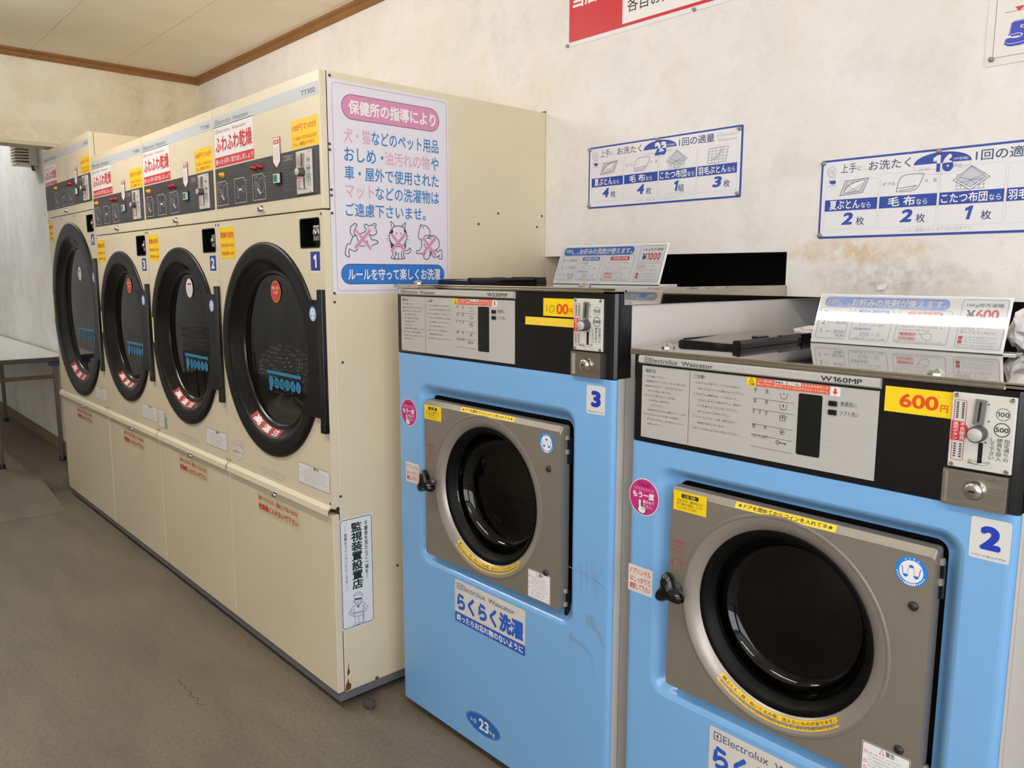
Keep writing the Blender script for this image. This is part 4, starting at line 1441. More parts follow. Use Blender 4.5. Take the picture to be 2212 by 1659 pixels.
    tp.box(-.003, 0, .022, DY - .01, ztop - .036, ztop - .003, M_STEEL)
    tp.prism([(W + .002, -.007), (W - .032, -.007), (W - .032, -.003), (W, -.003), (W, .03), (W + .003, .03), (W + .003, -.005)], 'z', ztop - .008, ztop - .003, M_STEEL)
    top = tp.build('stainless_top', t, 0.002)
    for (u, v) in P['bolts']:
        MB().lathe([(.013, 0), (.013, .003), (.009, .007), (.004, .0095), (.0001, .010)], (u, v, ztop), M_CHROME, 8, 'z', smooth=False).build('dome_bolt', top)
    # soap dispenser lid
    sd = MB()
    sd.box(.008, .150, .150, .430, ztop, ztop + .006, M_BLACKP)
    sd.prism([(.008, ztop), (.008, ztop + .007), (.014, ztop + .010), (.150, ztop + .008), (.150, ztop)], 'y', .140, .156, M_BLACK)
    sd.prism([(.134, ztop + .004), (.137, ztop + .015), (.151, ztop + .017), (.155, ztop + .010), (.155, ztop)], 'y', .142, .300, M_BLACK)
    sd.prism([(.134, ztop + .004), (.137, ztop + .015), (.151, ztop + .019), (.155, ztop + .010), (.155, ztop)], 'y', .300, .385, M_BLACK)
    sd.prism([(.132, ztop), (.134, ztop + .014), (.153, ztop + .018), (.156, ztop)], 'y', .390, .430, M_BLACK)
    lid = sd.build('soap_dispenser_lid', top, 0.0015)
    MB().prism([(.158, ztop + .004), (.158, ztop + .0085), (.420, ztop + .0165), (.420, ztop + .004)], 'x', .014, .134, mat('7d746a', 0.25)).build('lid_window', lid)
    MB().box(.008, .014, .156, .420, ztop, ztop + .012, M_BLACKP).build('lid_rail', lid)
    MB().box(.110, .131, .255, .290, ztop + .008, ztop + .018, M_BLACK).build('lid_catch', lid, 0.002)
    # ---- door
    d0, e0, d1, e1 = P['door']
    cx, cz, ro = P['ring']
    yf = -.008
    dm = MB()
    ol = rr(d0, e0, d1, e1, .006, 3)
    ol2 = rr(d0 + .001, e0 + .001, d1 - .001, e1 - .012, .006, 3)
    hole = circ(cx, cz, ro, 72)
    dm.plate(ol2, [hole], yf, M_DOORG)
    dm.bridge(L(ol2, yf), L(ol, yf + .008), M_DOORG)
    dm.bridge(L(ol, yf + .008), L(ol, yf + .030), M_DOORG)
    dm.lathe([(ro, yf), (ro + .0035, yf - .002), (ro + .007, yf)], (cx, 0, cz), M_DOORG, 72)
    dm.lathe([(ro, yf), (ro - .010, yf + .003), (ro - .022, yf + .011), (ro - .026, yf + .016)], (cx, 0, cz), mat('a9a096', 0.35, metal=0.5), 72)
    door = dm.build('door', t)
    ri = ro - .026
    MB().lathe([(ri + .001, yf + .014), (ri - .003, yf + .012), (ri - .012, yf + .018), (ri - .020, yf + .035), (ri - .023, yf + .040)], (cx, 0, cz), mat('080808', 0.45, spec=0.15), 72).build('door_gasket', door)
    gb = ri - .020
    bowl = [(gb, yf + .034), (gb - .003, yf + .040), (gb - .004, yf + .048), (gb - .012, yf + .062), (gb - .020, yf + .070), (gb - .026, yf + .073), (gb - .032, yf + .072), (gb - .060, yf + .078), (.0001, yf + .084)]
    MB().lathe(bowl, (cx, 0, cz), M_GLASSW, 72).build('door_glass', door)
    for zz in P['hinges']:
        hg = MB()
        for q in (-.032, 0):
            hg.tube([(d1 + .001, yf + .020, zz + q), (d1 + .001, yf + .020, zz + q + .010)], .006, M_DOORG, 10)
        hg.box(d1 - .003, d1 + .005, yf + .022, yf + .04, zz - .055, zz + .004, M_BLACK)
        hg.build('door_hinge', door)
    for (u, v) in P['studs']:
        MB().lathe([(.0075, yf), (.0075, yf - .002), (.005, yf - .0045), (.0001, yf - .0048)], (u, 0, v), mat('26221f', 0.4), 16).build('door_stud', door)
    tri_knob(door, P['knob'][0], P['knob'][1], yf, P['knob'][2])
    fd = front(yf)
    a = Art(fd)
    u, v = P['yst']
    a.rect(u, v - .0385, u + .074, v, YEL, 0)
    a.rect(u + .018, v - .0125, u + .056, v - .0045, INK, 1).text('注意', u + .024, v - .0115, u + .050, v - .0055, YEL, 2)
    a.text('安全のため、運転中および', u + .008, v - .0205, u + .066, v - .0150, INK, 1)
    a.text('終了後約1分間は、ドアが', u + .008, v - .0275, u + .066, v - .0220, INK, 1)
    a.text('ロックされています。', u + .008, v - .0345, u + .054, v - .0290, INK, 1)
    a.build('lock_notice_sticker', door, label='yellow sticker with black lettering at the top left corner')
    u0, u1 = P['star']
    k8 = lambda q, w_, n_: (q, yf + .0005 + (w_ - (e1 - .012)) * .62 - n_, w_ + n_)
    a = Art(k8)
    zz = e1 - .0115
    a.rect(u0, zz, u1, zz + .0105, YEL, 0)
    a.text('★ドアを閉めてからコインを入れてネ★', u0 + .005, zz + .002, u1 - .005, zz + .0088, INK, 1, .02)
    a.build('coin_notice_strip', door, label='yellow strip with black lettering along the top edge')
    jc_logo(door, fd, P['jc'][0], P['jc'][1], .0235)
    a = Art(fd)
    u, v = P['red']
    OR_ = mat('b8432e', 0.5)
    a.text('ドアの開閉方法', u, v - .007, u + .036, v, OR_, 0, .01)
    for k, s_ in enumerate(('ノブを押し', 'ながら回し', 'て下さい。')):
        a.text(s_, u + .004, v - .016 - k * .008, u + .030, v - .010 - k * .008, OR_, 0)
    a.line([(u + .005 + .011 * (1 - math.cos(q)), v - .046 + .008 * math.sin(q)) for q in [PI * i / 12 for i in range(13)]], .0012, OR_, 0)
    a.poly([(u + .002, v - .044), (u + .008, v - .044), (u + .005, v - .050)], OR_, 0).poly([(u + .024, v - .044), (u + .030, v - .044), (u + .027, v - .050)], OR_, 0)
    a.text('開', u + .002, v - .057, u + .008, v - .051, OR_, 0).text('閉', u + .024, v - .057, u + .030, v - .051, OR_, 0)
    a.build('opening_instructions', door, label='small red lettering beside the knob')
    ra, rb = ro - .006, ro - .021

    def cone(q, v, n_):
        r = rb + (ra - rb) * v
        yy = yf + .011 - (.0085) * v - n_ - .0012
        return (cx + r * math.cos(q), yy, cz + r * math.sin(q))
    a = Art(cone)
    A0, A1 = math.radians(-128), math.radians(-48)
    for i in range(24):
        a.rect(A0 + (A1 - A0) * i / 24, 0.0, A0 + (A1 - A0) * (i + 1) / 24, 1.0, mat('eec01c', 0.45), 0)
    a.text('綿ぶとん・枕・ぬいぐるみ等、洗えないものがあります。', A0 + .03, .46, A1 - .03, .08, INK, 1, .015)
    a.text('縫目が弱いと中綿が出て故障の原因になります。表示をお確かめ下さい。', A0 + .04, .90, A1 - .05, .58, INK, 1, .0)
    # the print reads along the arc from its left end
    a.build('bedding_notice_strip', door, label='curved yellow strip with black lettering under the glass')
    u, v = P['warn']
    warn_label(door, fd, u, v - .070, u + .076, v, 5 + int(W * 10))
    # ---- stickers on the blue sheet
    a = Art(f0)
    u, v = P['num'][0]
    a.rect(u, v - .061, u + .052, v, mat('d8d6d2', 0.4), 0, .004)
    a.text(P['num'][1], u + .013, v - .046, u + .040, v - .011, mat('1c36a8', 0.45), 1, .06)
    a.small(u + .004, u + .048, v - .057, .0028, mat('55606a', 0.6), 1, 3, .15)
    a.build('number_sticker', fp, label='white square sticker with a blue numeral')
    a = Art(f0)
    u, v = P['pink']
    a.ell(u, v, .0375, .0385, WHITE, 0).ell(u, v, .0358, .0368, MAG, 1)
    a.text('Check!', u - .014, v + .022, u + .014, v + .030, mat('5e1038', 0.5), 2, .01)
    a.text('忘れ物はありませんか？', u - .026, v + .013, u + .026, v + .020, mat('eaa6c6', 0.5), 2)
    a.text('もう一度', u - .028, v - .003, u + .026, v + .011, WHITE, 2, .04)
    a.text('確かめて', u - .002, v - .013, u + .026, v - .005, WHITE, 2, .01).text('下さい。', u - .002, v - .022, u + .022, v - .0145, WHITE, 2, .01)
    hp = smoothp([(u - .012, v - .021), (u - .013, v - .008), (u - .0095, v - .0055), (u - .006, v - .008), (u - .006, v - .019), (u + .004, v - .019), (u + .006, v - .027), (u + .001, v - .034), (u - .009, v - .033), (u - .014, v - .028), (u - .012, v - .021)], 3)
    a.poly(hp[:-1], WHITE, 2)
    a.line(hp[:-1], .0011, INK, 3, True)
    for q in (-.003, .0005, .004):
        a.line([(u + q, v - .019), (u + q, v - .027)], .0007, INK, 3)
    a.build('recheck_sticker', fp, label='round magenta sticker with white lettering and a pointing hand')
    a = Art(f0)
    u, v = P['hnd']
    a.rect(u, v - .057, u + .062, v, mat('e2d9d0', 0.45), 0, .003)
    for k, s_ in enumerate(('ドアハンドル', 'はしっかりと', '開閉して下さい')):
        a.text(s_, u + .005, v - .018 - k * .0165, u + .057, v - .006 - k * .0165, mat('cf3a30', 0.5), 1, .02 if k == 2 else .01)
    a.build('handle_notice_sticker', fp, label='white sticker with three lines of red lettering')
    a = Art(f0)
    u, v = P['raku']
    a.rect(u, v - .117, u + .273, v, mat('d9d2c8', 0.45), 0, .005)
    a.rect(u, v - .117, u + .273, v - .090, mat('2558b4', 0.45), 1, .004)
    a.brand(u + .010, v - .024, u + .235, .015, mat('4a5a78', 0.5), 1)
    a.text('らくらく洗濯', u + .009, v - .083, u + .266, v - .033, mat('2459bd', 0.45), 1, .055)
    a.text('終ったらお忘れ物のないように', u + .008, v - .113, u + .266, v - .094, WHITE, 2, .03)
    a.build('brand_sticker', fp, label='off-white sticker with bold blue lettering and a blue band')
    if W > .75:
        a = Art(f0)
        u, v = .365, .099
        a.ell(u, v, .0715, .030, mat('d2e2f0', 0.4), 0).ell(u, v, .0705, .0290, mat('1d66b4', 0.4), 1).ell(u, v, .0665, .0262, mat('d2e2f0', 0.4), 2).ell(u, v, .0657, .0255, mat('1d66b4', 0.4), 3)
        a.text('大型', u - .052, v - .008, u - .025, v + .004, WHITE, 4).text('23', u - .016, v - .016, u + .024, v + .015, WHITE, 4, .03).text('kg', u + .029, v - .015, u + .048, v - .001, WHITE, 4)
        a.build('capacity_sticker', fp, label='blue oval sticker with the white weight')
        a = Art(f0)
        sm = mat('7a9fc2', 0.5)
        r = random.Random(5)
        for k in range(11):
            u = .700 + k * .006 + r.uniform(-.002, .002)
            v = .66 - r.uniform(0, .03)
            a.line([(u, v), (u + r.uniform(-.002, .002), v - r.uniform(.02, .075))], .0013, sm, 0)
        a.line(smoothp([(.665, .62), (.70, .615), (.74, .612), (.775, .60)]), .0016, sm, 0)
        a.poly(smoothp([(.716, .515), (.724, .527), (.738, .528), (.743, .518), (.752, .505), (.766, .49), (.772, .470), (.766, .468), (.756, .487), (.74, .497), (.722, .500), (.716, .515)]), sm, 0)
        a.poly(smoothp([(.668, .455), (.676, .470), (.681, .462), (.69, .458), (.712, .452), (.73, .44), (.73, .432), (.712, .443), (.69, .449), (.672, .444), (.668, .455)]), sm, 0)
        a.line(smoothp([(.735, .44), (.742, .41), (.746, .39)]), .0012, sm, 0)
        a.build('scuff_marks', fp, label='dark scuff marks right of the door')
    # drum
    MB().lathe([(ro * .95, .060), (ro * 1.3, .075), (ro * 1.3, .48), (.001, .49)], (cx, 0, cz), M_DRUMW, 48).build('drum', t)
    lf = MB()
    for q in (25, 145, 265):
        a_ = math.radians(q)
        c_, s_ = math.cos(a_), math.sin(a_)
        r1, r2 = ro * 1.29, ro * .85
        pts = []
        for (rad, off) in ((r1, -.04), (r2, 0), (r1, .04)):
            pts.append((cx + rad * c_ - off * s_, cz + rad * s_ + off * c_))
        lf.prism(pts, 'y', .10, .47, mat('55504a', 0.4, metal=0.7))
    lf.build('drum_lifter', t)
    return t


P3 = dict(dish=(.098, .474, .680, .980), open=(.130, .503, .650, .946), door=(.134, .509, .643, .936), ring=(.381, .720, .199), gz=(1.061, 1.209), model='W230MP', mx=(.395, .468), rx=.578, pz=1.217, price='1000',
          bolts=((.020, .060), (.655, .050)), hinges=(.905, .548), studs=((.607, .835), (.600, .588)), knob=(.178, .720, math.radians(100)), yst=(.136, .924), star=(.288, .488), jc=(.600, .893), red=(.140, .818), warn=(.540, .583),
          num=((.711, 1.0375), '3'), pink=(.052, .889), hnd=(.033, .748), raku=(.251, .468))
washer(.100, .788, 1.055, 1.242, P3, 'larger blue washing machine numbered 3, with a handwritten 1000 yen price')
P2 = dict(dish=(.062, .420, .622, .898), open=(.104, .452, .592, .872), door=(.107, .457, .586, .864), ring=(.336, .660, .190), gz=(.949, 1.092), model='W160MP', mx=(.393, .460), rx=.493, pz=1.1015, price='600',
          bolts=((.044, .055), (.560, .010)), hinges=(.838, .50), studs=((.560, .769), (.555, .529)), knob=(.131, .668, math.radians(100)), yst=(.114, .859), star=(.246, .432), jc=(.553, .822), red=(.110, .761), warn=(.498, .520),
          num=((.626, .9265), '2'), pink=(.036, .825), hnd=(.001, .677), raku=(.209, .410))
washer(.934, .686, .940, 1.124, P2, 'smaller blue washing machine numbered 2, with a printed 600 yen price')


# ================================================================== SIGNS ON THE WASHERS
def detergent_sign(x0, x1, yb, zb_, kg, price, label):
    W = x1 - x0
    H, lean = .104, .0345
    t = thing('detergent_sign', label, 'sign', (x0, yb, zb_), 'acrylic detergent signs on the washers')
    ln = math.hypot(H, lean)
    ty, tz = lean / ln, H / ln
    m = mat('f2f0ee', 0.1, coat=0.6)
    b = MB()
    tk = .003
    b.prism([(-.004, .004), (lean, H), (lean + tk, H - .001), (0.0, .003), (.012, .003), (.012, 0), (0, 0), (-.003, .001)], 'x', 0, W, m)
    b.box(0, W + .02, .0, .045, 0, .003, m)
    panel = b.build('stand', t, 0.0008)
    # (s,v): s along the width, v up the leaning face in metres
    f = lambda s, v, n: (s, -.004 + (lean + .004) * (v / ln) - n * tz, .004 + (H - .004) * (v / ln) + n * ty)
    a = Art(f)
    X = lambda q: W * q
    V = lambda q: ln * (1 - q)
    bl = mat('2c6cc8', 0.2)
    gr = mat('8a98a6', 0.5)
    a.rect(X(.005), V(.98), X(.995), V(.02), mat('f4f2f2', 0.3), 0, .004)
    a.rect(X(.035), V(.27), X(.715), V(.06), bl, 1, .0105)
    a.text('洗濯物に', X(.05), V(.205), X(.135), V(.10), WHITE, 2, .01).text('あった', X(.12), V(.255), X(.19), V(.185), WHITE, 2, .01)
    a.text('お好みの洗剤が使えます。', X(.195), V(.245), X(.70), V(.09), WHITE, 2, .03)
    for (q0, q1) in ((.022, .195), (.222, .437), (.468, .735)):
        a.frame(X(q0), V(.93), X(q1), V(.285), .0008, gr, 1, .004)
    a.frame(X(.775), V(.46), X(.985), V(.055), .0008, gr, 1, .004).frame(X(.775), V(.95), X(.985), V(.50), .0008, gr, 1, .004)
    tb = mat('5f7f9a', 0.5)
    for k, (n_, s1) in enumerate((('3', '柔軟剤'), ('2', '洗剤'), ('1', '漂白剤'))):
        v = .42 + k * .19
        a.text(n_, X(.045), V(v + .03), X(.051 if n_ == '1' else .062), V(v - .06), INK, 1)
        a.line([(X(.08), V(v - .01)), (X(.115), V(v - .01))], .0008, gr, 1).line([(X(.09), V(v - .04)), (X(.08), V(v - .01)), (X(.09), V(v + .02))], .0007, gr, 1)
        a.text(s1, X(.122), V(v + .02), X(.187), V(v - .05), tb, 1)
    a.text('洗剤', X(.135), V(.90), X(.187), V(.83), tb, 1)
    a.rect(X(.245), V(.415), X(.415), V(.315), bl, 1, .0045).text('洗剤量の目安', X(.26), V(.40), X(.40), V(.33), WHITE, 2, .02)
    a.text('バイオ洗剤', X(.235), V(.51), X(.31), V(.445), tb, 1)
    a.line([(X(.26), V(.58)), (X(.30), V(.53)), (X(.33), V(.56)), (X(.36), V(.55))], .0008, gr, 1)
    a.text('スプーン3〜4杯' if kg == '23' else 'スプーン2〜3杯', X(.26), V(.65), X(.40), V(.595), gr, 1)
    a.text('自販機洗剤は', X(.235), V(.73), X(.335), V(.675), TBLUE, 1)
    for k in range(8):
        a.line([(X(.275 + k * .007), V(.86)), (X(.28 + k * .007), V(.765))], .0007, gr, 1)
    a.line([(X(.34), V(.81)), (X(.36), V(.81))], .0007, gr, 1)
    for k in range(3):
        a.line([(X(.37 + k * .008), V(.86)), (X(.375 + k * .008), V(.765))], .0007, gr, 1)
    a.text('(1箱3袋入り)3〜4袋' if kg == '23' else '(1箱3袋入り)2〜3袋', X(.24), V(.925), X(.42), V(.875), gr, 1)
    a.rect(X(.515), V(.415), X(.69), V(.315), mat('d04248', 0.2), 1, .0045).text('ご利用の手順', X(.53), V(.40), X(.675), V(.33), WHITE, 2, .02)
    for k in range(4):
        a.small(X(.48), X(.70) - k % 2 * .02, V(.50 + k * .065), .0038, mat('a08a8a', 0.5), 1, k)
    for k, s1 in enumerate(('普通洗い', 'ソフト洗い')):
        a.rect(X(.485), V(.79 + k * .085), X(.58), V(.72 + k * .085), mat('efc9c6', 0.4), 1, .003).text(s1, X(.495), V(.782 + k * .085), X(.57), V(.73 + k * .085), mat('c2484a', 0.5), 2, .01)
    a.line(smoothp([(X(.59), V(.73)), (X(.61), V(.75)), (X(.63), V(.72)), (X(.65), V(.74)), (X(.655), V(.82)), (X(.64), V(.86)), (X(.615), V(.84)), (X(.605), V(.78)), (X(.59), V(.73))]), .0009, gr, 1)
    a.small(X(.475), X(.72), V(.915), .0035, mat('9a8a8a', 0.5), 1, 9)
    a.text(kg + 'Kg用洗濯機', X(.795), V(.20), X(.965), V(.12), mat('6a6a70', 0.5), 1, .005)
    a.text('¥', X(.80), V(.42), X(.84), V(.245), mat('44464c', 0.4), 1, .03)
    a.text(price, X(.845), V(.42), X(.95 if len(price) == 3 else .955), V(.235), mat('cc3038', 0.4), 1, .03)
    for k in (0, 1):
        a.ring(X(.80 + k * .035), V(.575), .0052, .0052, .0009, gr, 1).text('100' if k == 0 else '500', X(.79 + k * .035), V(.595), X(.81 + k * .035), V(.56), gr, 1)
    a.text('コインは…', X(.865), V(.60), X(.945), V(.545), gr, 1)
    a.text('ゆっくりていねいに', X(.79), V(.69), X(.955), V(.635), mat('c2606a', 0.5), 1)
    for k in range(2):
        a.rect(X(.785), V(.80 + k * .075), X(.805), V(.735 + k * .075), mat('c8484c', 0.4), 1)
    for k in range(3):
        a.small(X(.815), X(.965) - k % 2 * .012, V(.765 + k * .045), .0026, gr, 1, k)
    a.small(X(.785), X(.96), V(.92), .0033, gr, 1, 3)
    a.build('sign_print', panel, label='printed face with blue heading and red price')
    c = Art(f)
    c.rect(X(.004), V(.985), X(.996), V(.015), M_CLEAR, 5, .004)
    c.build('clear_cover', panel)
    return t


detergent_sign(.376, .738, .500, 1.242, '23', '1000', 'white acrylic detergent sign showing 1000 yen on the larger washer')
detergent_sign(1.104, 1.472, .560, 1.124, '16', '600', 'white acrylic detergent sign showing 600 yen on the smaller washer')


# crumpled tissue behind the right sign, and a torn scrap of tape on the wall
def crumple(name, c, sx, sy, sz, m, seed, label, cat):
    r = random.Random(seed)
    vs, fs = [], []
    N, K = 22, 12
    for j in range(K + 1):
        th = PI * j / K
        for i in range(N):
            a = 2 * PI * i / N
            d = 1 + r.uniform(-.14, .14)
            vs.append((c[0] + sx * math.sin(th) * math.cos(a) * d, c[1] + sy * math.sin(th) * math.sin(a) * d, max(c[2] + sz * math.cos(th) * d, c[2] - sz * .95)))
    for j in range(K):
        for i in range(N):
            fs.append((j * N + i, j * N + (i + 1) % N, (j + 1) * N + (i + 1) % N, (j + 1) * N + i))
    o = MB().add(vs, fs, m, False).build(name)
    return meta(o, label, cat)


M_TISS = mat('e9e5e2', 0.8)
crumple('crumpled_tissue', (1.485, .680, 1.124 + .040), .040, .045, .042, M_TISS, 4, 'crumpled white tissue behind the price end of the 600 yen sign', 'tissue')
crumple('folded_tissue', (1.065, .690, 1.124 + .013), .065, .035, .0135, M_TISS, 9, 'flat white tissue between the black dispenser lid and the 600 yen sign', 'tissue')
tp_ = MB()
tv = [(1.120, 1.236), (1.126, 1.232), (1.139, 1.234), (1.147, 1.247), (1.134, 1.246), (1.123, 1.245)]
tp_.prism(tv, 'y', D - .004, D - .0005, M_TISS)
meta(tp_.build('tape_scrap'), 'small torn white tape scrap on the wall above the 600 yen sign', 'tape')
crumple('lint_clump', (.045, .075, .012), .022, .016, .0115, mat('4a4040', 0.9), 6, 'small dark lint clump on the floor under the first dryer corner', 'lint')


# ================================================================== WALL POSTERS
def tacks(par, pts):
    for (u, v) in pts:
        MB().lathe([(.0055, -.0015), (.0055, -.004), (.003, -.007), (.0042, -.010), (.0001, -.0105)], (u, D, v), mat('9c9484', 0.4), 12).build('pin', par)


def load_poster(x0, z1, big, small_, counts, kg, labels_, label):
    W, H = .549, .1885
    x1, z0 = x0 + W, z1 - H
    b = MB().prism(rr(x0, z0, x1, z1, .004, 3), 'y', D - .0015, D - .0002, mat('27449a', 0.45))
    par = b.build('capacity_poster')
    meta(par, label, 'poster', 'washing capacity posters')
    a = Art(front(D - .0015))
    g1 = mat('b9bcc6', 0.5)
    ink = mat('33456a', 0.5)
    a.rect(x0 + .005, z0 + .005, x1 - .005, z1 - .005, mat('e6e3e4', 0.42), 0, .003)
    X = lambda d: x0 + d
    Z = lambda d: z1 - d
    a.text('上手', X(.049), Z(.034), X(.087), Z(.012), ink, 1).text('に…', X(.090), Z(.031), X(.112), Z(.021), ink, 1).text('お洗たく', X(.116), Z(.034), X(.211), Z(.012), ink, 1, .008)
    ex, ez, ew, eh = X(.277), Z(.032), .0595, .0235
    a.ell(ex, ez, ew, eh, mat('e6e3e4', 0.42), 1)
    a.ring(ex, ez, ew, eh, .0006, g1, 2)
    a.poly([(ex + ew * math.cos(q), ez + .0005 + eh * math.sin(q)) for q in [PI * i / 24 for i in range(25)]], mat('27449a', 0.45), 2)
    a.text(big, ex - .018, ez - .019, ex + .024, ez + .0185, mat('e6e3e4', 0.42), 3, .055)
    vs, fs, (q0, q1, q2, q3) = glyphs(big, .055)
    nb = Art(a.fn)
    kx, kz = .042 / (q2 - q0), .0375 / (q3 - q1)
    for fc in fs:
        pv = [(ex - .018 + (vs[i][0] - q0) * kx, ez - .019 + (vs[i][1] - q1) * kz, vs[i][2]) for i in fc]
        lo_ = []
        for i in range(len(pv)):
            A_, B_ = pv[i], pv[(i + 1) % len(pv)]
            if A_[1] <= ez:
                lo_.append(A_)
            if (A_[1] <= ez) != (B_[1] <= ez):
                tt = (ez - A_[1]) / (B_[1] - A_[1])
                lo_.append((A_[0] + (B_[0] - A_[0]) * tt, ez, A_[2]))
        if len(lo_) > 2:
            a.tri(lo_, [tuple(range(len(lo_)))], mat('27449a', 0.45), 4)
    a.text('kg', ex + .028, ez - .014, ex + .042, ez - .001, g1, 3).text(small_, ex + .024, ez + .003, ex + .052, ez + .0095, WHITE, 3).text('W-' + big + '0', ex - .047, ez - .013, ex - .024, ez - .007, g1, 3)
    a.text('1回の適量', X(.344), Z(.034), X(.461), Z(.011), ink, 1, .012)
    a.logo(X(.471), Z(.023), .008, g1).text('Electrolux', X(.481), Z(.023), X(.533), Z(.014), g1, 1).text('Wascator', X(.471), Z(.036), X(.533), Z(.028), g1, 1, .02)
    # the washing child in the corner, kept as a plain figure
    g2 = mat('7d808c', 0.5)
    a.line(smoothp([(X(.018), Z(.036)), (X(.016), Z(.026)), (X(.021), Z(.018)), (X(.030), Z(.017)), (X(.037), Z(.023)), (X(.037), Z(.034)), (X(.030), Z(.039)), (X(.022), Z(.038)), (X(.018), Z(.036))]), .0008, g2, 1)
    for k in range(4):
        a.line([(X(.018 + k * .004), Z(.034)), (X(.020 + k * .004), Z(.021))], .0006, g2, 1)
    a.ring(X(.031), Z(.031), .003, .0035, .0006, g2, 1).line([(X(.022), Z(.041)), (X(.036), Z(.042)), (X(.037), Z(.049)), (X(.020), Z(.049))], .0007, g2, 1, True)
    a.poly(smoothp([(X(.023), Z(.050)), (X(.036), Z(.050)), (X(.038), Z(.056)), (X(.030), Z(.059)), (X(.023), Z(.055)), (X(.023), Z(.050))], 3)[:-1], mat('3f4f9a', 0.5), 1)
    a.line(smoothp([(X(.019), Z(.061)), (X(.024), Z(.063)), (X(.033), Z(.062)), (X(.039), Z(.061))]), .0009, g2, 1)
    cols = ((.014, .141), (.146, .272), (.277, .404), (.409, .535))
    tops = (.040, .040, .037, .040)
    for i, (c0, c1) in enumerate(cols):
        a.frame(X(c0), Z(.168), X(c1), Z(tops[i] + (.004 if i != 0 else .012)), .0005, g1, 1, .003)
        a.rect(X(c0), Z(.123), X(c1), Z(.096), mat('27449a', 0.45), 2)
        main = ('夏ぶとん', '毛 布', 'こたつ布団', '羽毛ぶとん')[i]
        sp_ = (.012, .020, .004, .003)[i]
        e_ = (.086, .080, .096, .094)[i]
        a.text(main, X(c0 + sp_), Z(.120), X(c0 + e_), Z(.0985), WHITE, 3, .02).text('なら', X(c0 + e_ + .003), Z(.119), X(c0 + e_ + .026), Z(.106), WHITE, 3, .01)
        mx = c0 + (.043, .048, .050, .050)[i]
        n_ = counts[i]
        num, cnt = n_[0], n_[1:]
        a.text(num, X(mx), Z(.157), X(mx + (.014 if num == '1' else .026)), Z(.128), mat('2a49a2', 0.45), 1, .045, .22)
        k0 = .018 if cnt == '組' else .036
        a.text(cnt, X(mx + k0), Z(.159), X(mx + k0 + .020), Z(.139), ink, 1, .012)
    if counts[2] == '1組':
        a.text('(上下入ります)', X(.308), Z(.167), X(.372), Z(.160), g1, 1)
    a.text('※上記、数量はあくまで1回の目安です。', X(.200), Z(.1795), X(.350), Z(.1715), g1, 1)
    dk = mat('5c6274', 0.5)
    lg = mat('c9cad0', 0.5)
    # summer quilt
    q = [(X(.050), Z(.087)), (X(.105), Z(.083)), (X(.118), Z(.050)), (X(.062), Z(.053))]
    a.poly(q, lg, 1).line(q, .0012, dk, 2, True)
    c_ = (sum(v[0] for v in q) / 4, sum(v[1] for v in q) / 4)
    q2_ = [(c_[0] + (v[0] - c_[0]) * .74, c_[1] + (v[1] - c_[1]) * .74) for v in q]
    a.poly(q2_, WHITE, 2).line(q2_, .0008, dk, 3, True)
    lp_ = lambda A_, B_, t_: (A_[0] + (B_[0] - A_[0]) * t_, A_[1] + (B_[1] - A_[1]) * t_)
    for k in range(1, 5):
        a.line([lp_(q2_[0], q2_[1], k / 5), lp_(q2_[1], q2_[2], 1 - k / 5)], .0007, dk, 3).line([lp_(q2_[0], q2_[3], k / 5), lp_(q2_[3], q2_[2], k / 5)], .0007, dk, 3)
        a.line([lp_(q2_[0], q2_[1], k / 5), lp_(q2_[0], q2_[3], k / 5)], .0007, dk, 3)
    # blanket
    q = smoothp([(X(.183), Z(.087)), (X(.188), Z(.062)), (X(.200), Z(.051)), (X(.236), Z(.051)), (X(.240), Z(.057)), (X(.228), Z(.082)), (X(.210), Z(.088)), (X(.183), Z(.087))], 3)
    a.line(q, .0012, dk, 2)
    a.line(smoothp([(X(.186), Z(.080)), (X(.210), Z(.078)), (X(.226), Z(.076)), (X(.214), Z(.083)), (X(.190), Z(.085))]), .0012, dk, 2)
    a.text('ダブル', X(.150), Z(.072), X(.180), Z(.064), dk, 1).text('大', X(.244), Z(.071), X(.251), Z(.063), dk, 1).text('型', X(.262), Z(.071), X(.269), Z(.063), dk, 1)
    # kotatsu quilt
    for k in range(7):
        a.line([(X(.310 + k * .009), Z(.092)), (X(.310 + k * .009), Z(.060))], .0007, dk, 1)
    for k in range(5):
        a.line([(X(.308), Z(.092 - k * .008)), (X(.366), Z(.092 - k * .008))], .0007, dk, 1)
    q = [(X(.303), Z(.071)), (X(.338), Z(.043)), (X(.374), Z(.069)), (X(.338), Z(.094))]
    a.poly(q, WHITE, 2).line(q, .0012, dk, 3, True)
    q = [(X(.309), Z(.071)), (X(.338), Z(.045)), (X(.368), Z(.069)), (X(.338), Z(.088))]
    a.poly(q, mat('c4c6ce', 0.5), 3).line(q, .0009, dk, 4, True)
    m_ = (X(.338), Z(.073))
    for e in ((.318, .078), (.328, .085), (.350, .083), (.361, .073), (.316, .066), (.362, .064)):
        a.line([m_, (X(e[0]), Z(e[1]))], .0008, dk, 4)
    # down quilt
    q = [(X(.441), Z(.092)), (X(.446), Z(.052)), (X(.506), Z(.050)), (X(.499), Z(.090))]
    a.line(q, .0012, dk, 1, True)
    for k in range(1, 5):
        a.line([lp_(q[0], q[3], k / 5), lp_(q[1], q[2], k / 5)], .0007, dk, 1).line([lp_(q[0], q[1], k / 5), lp_(q[3], q[2], k / 5)], .0007, dk, 1)
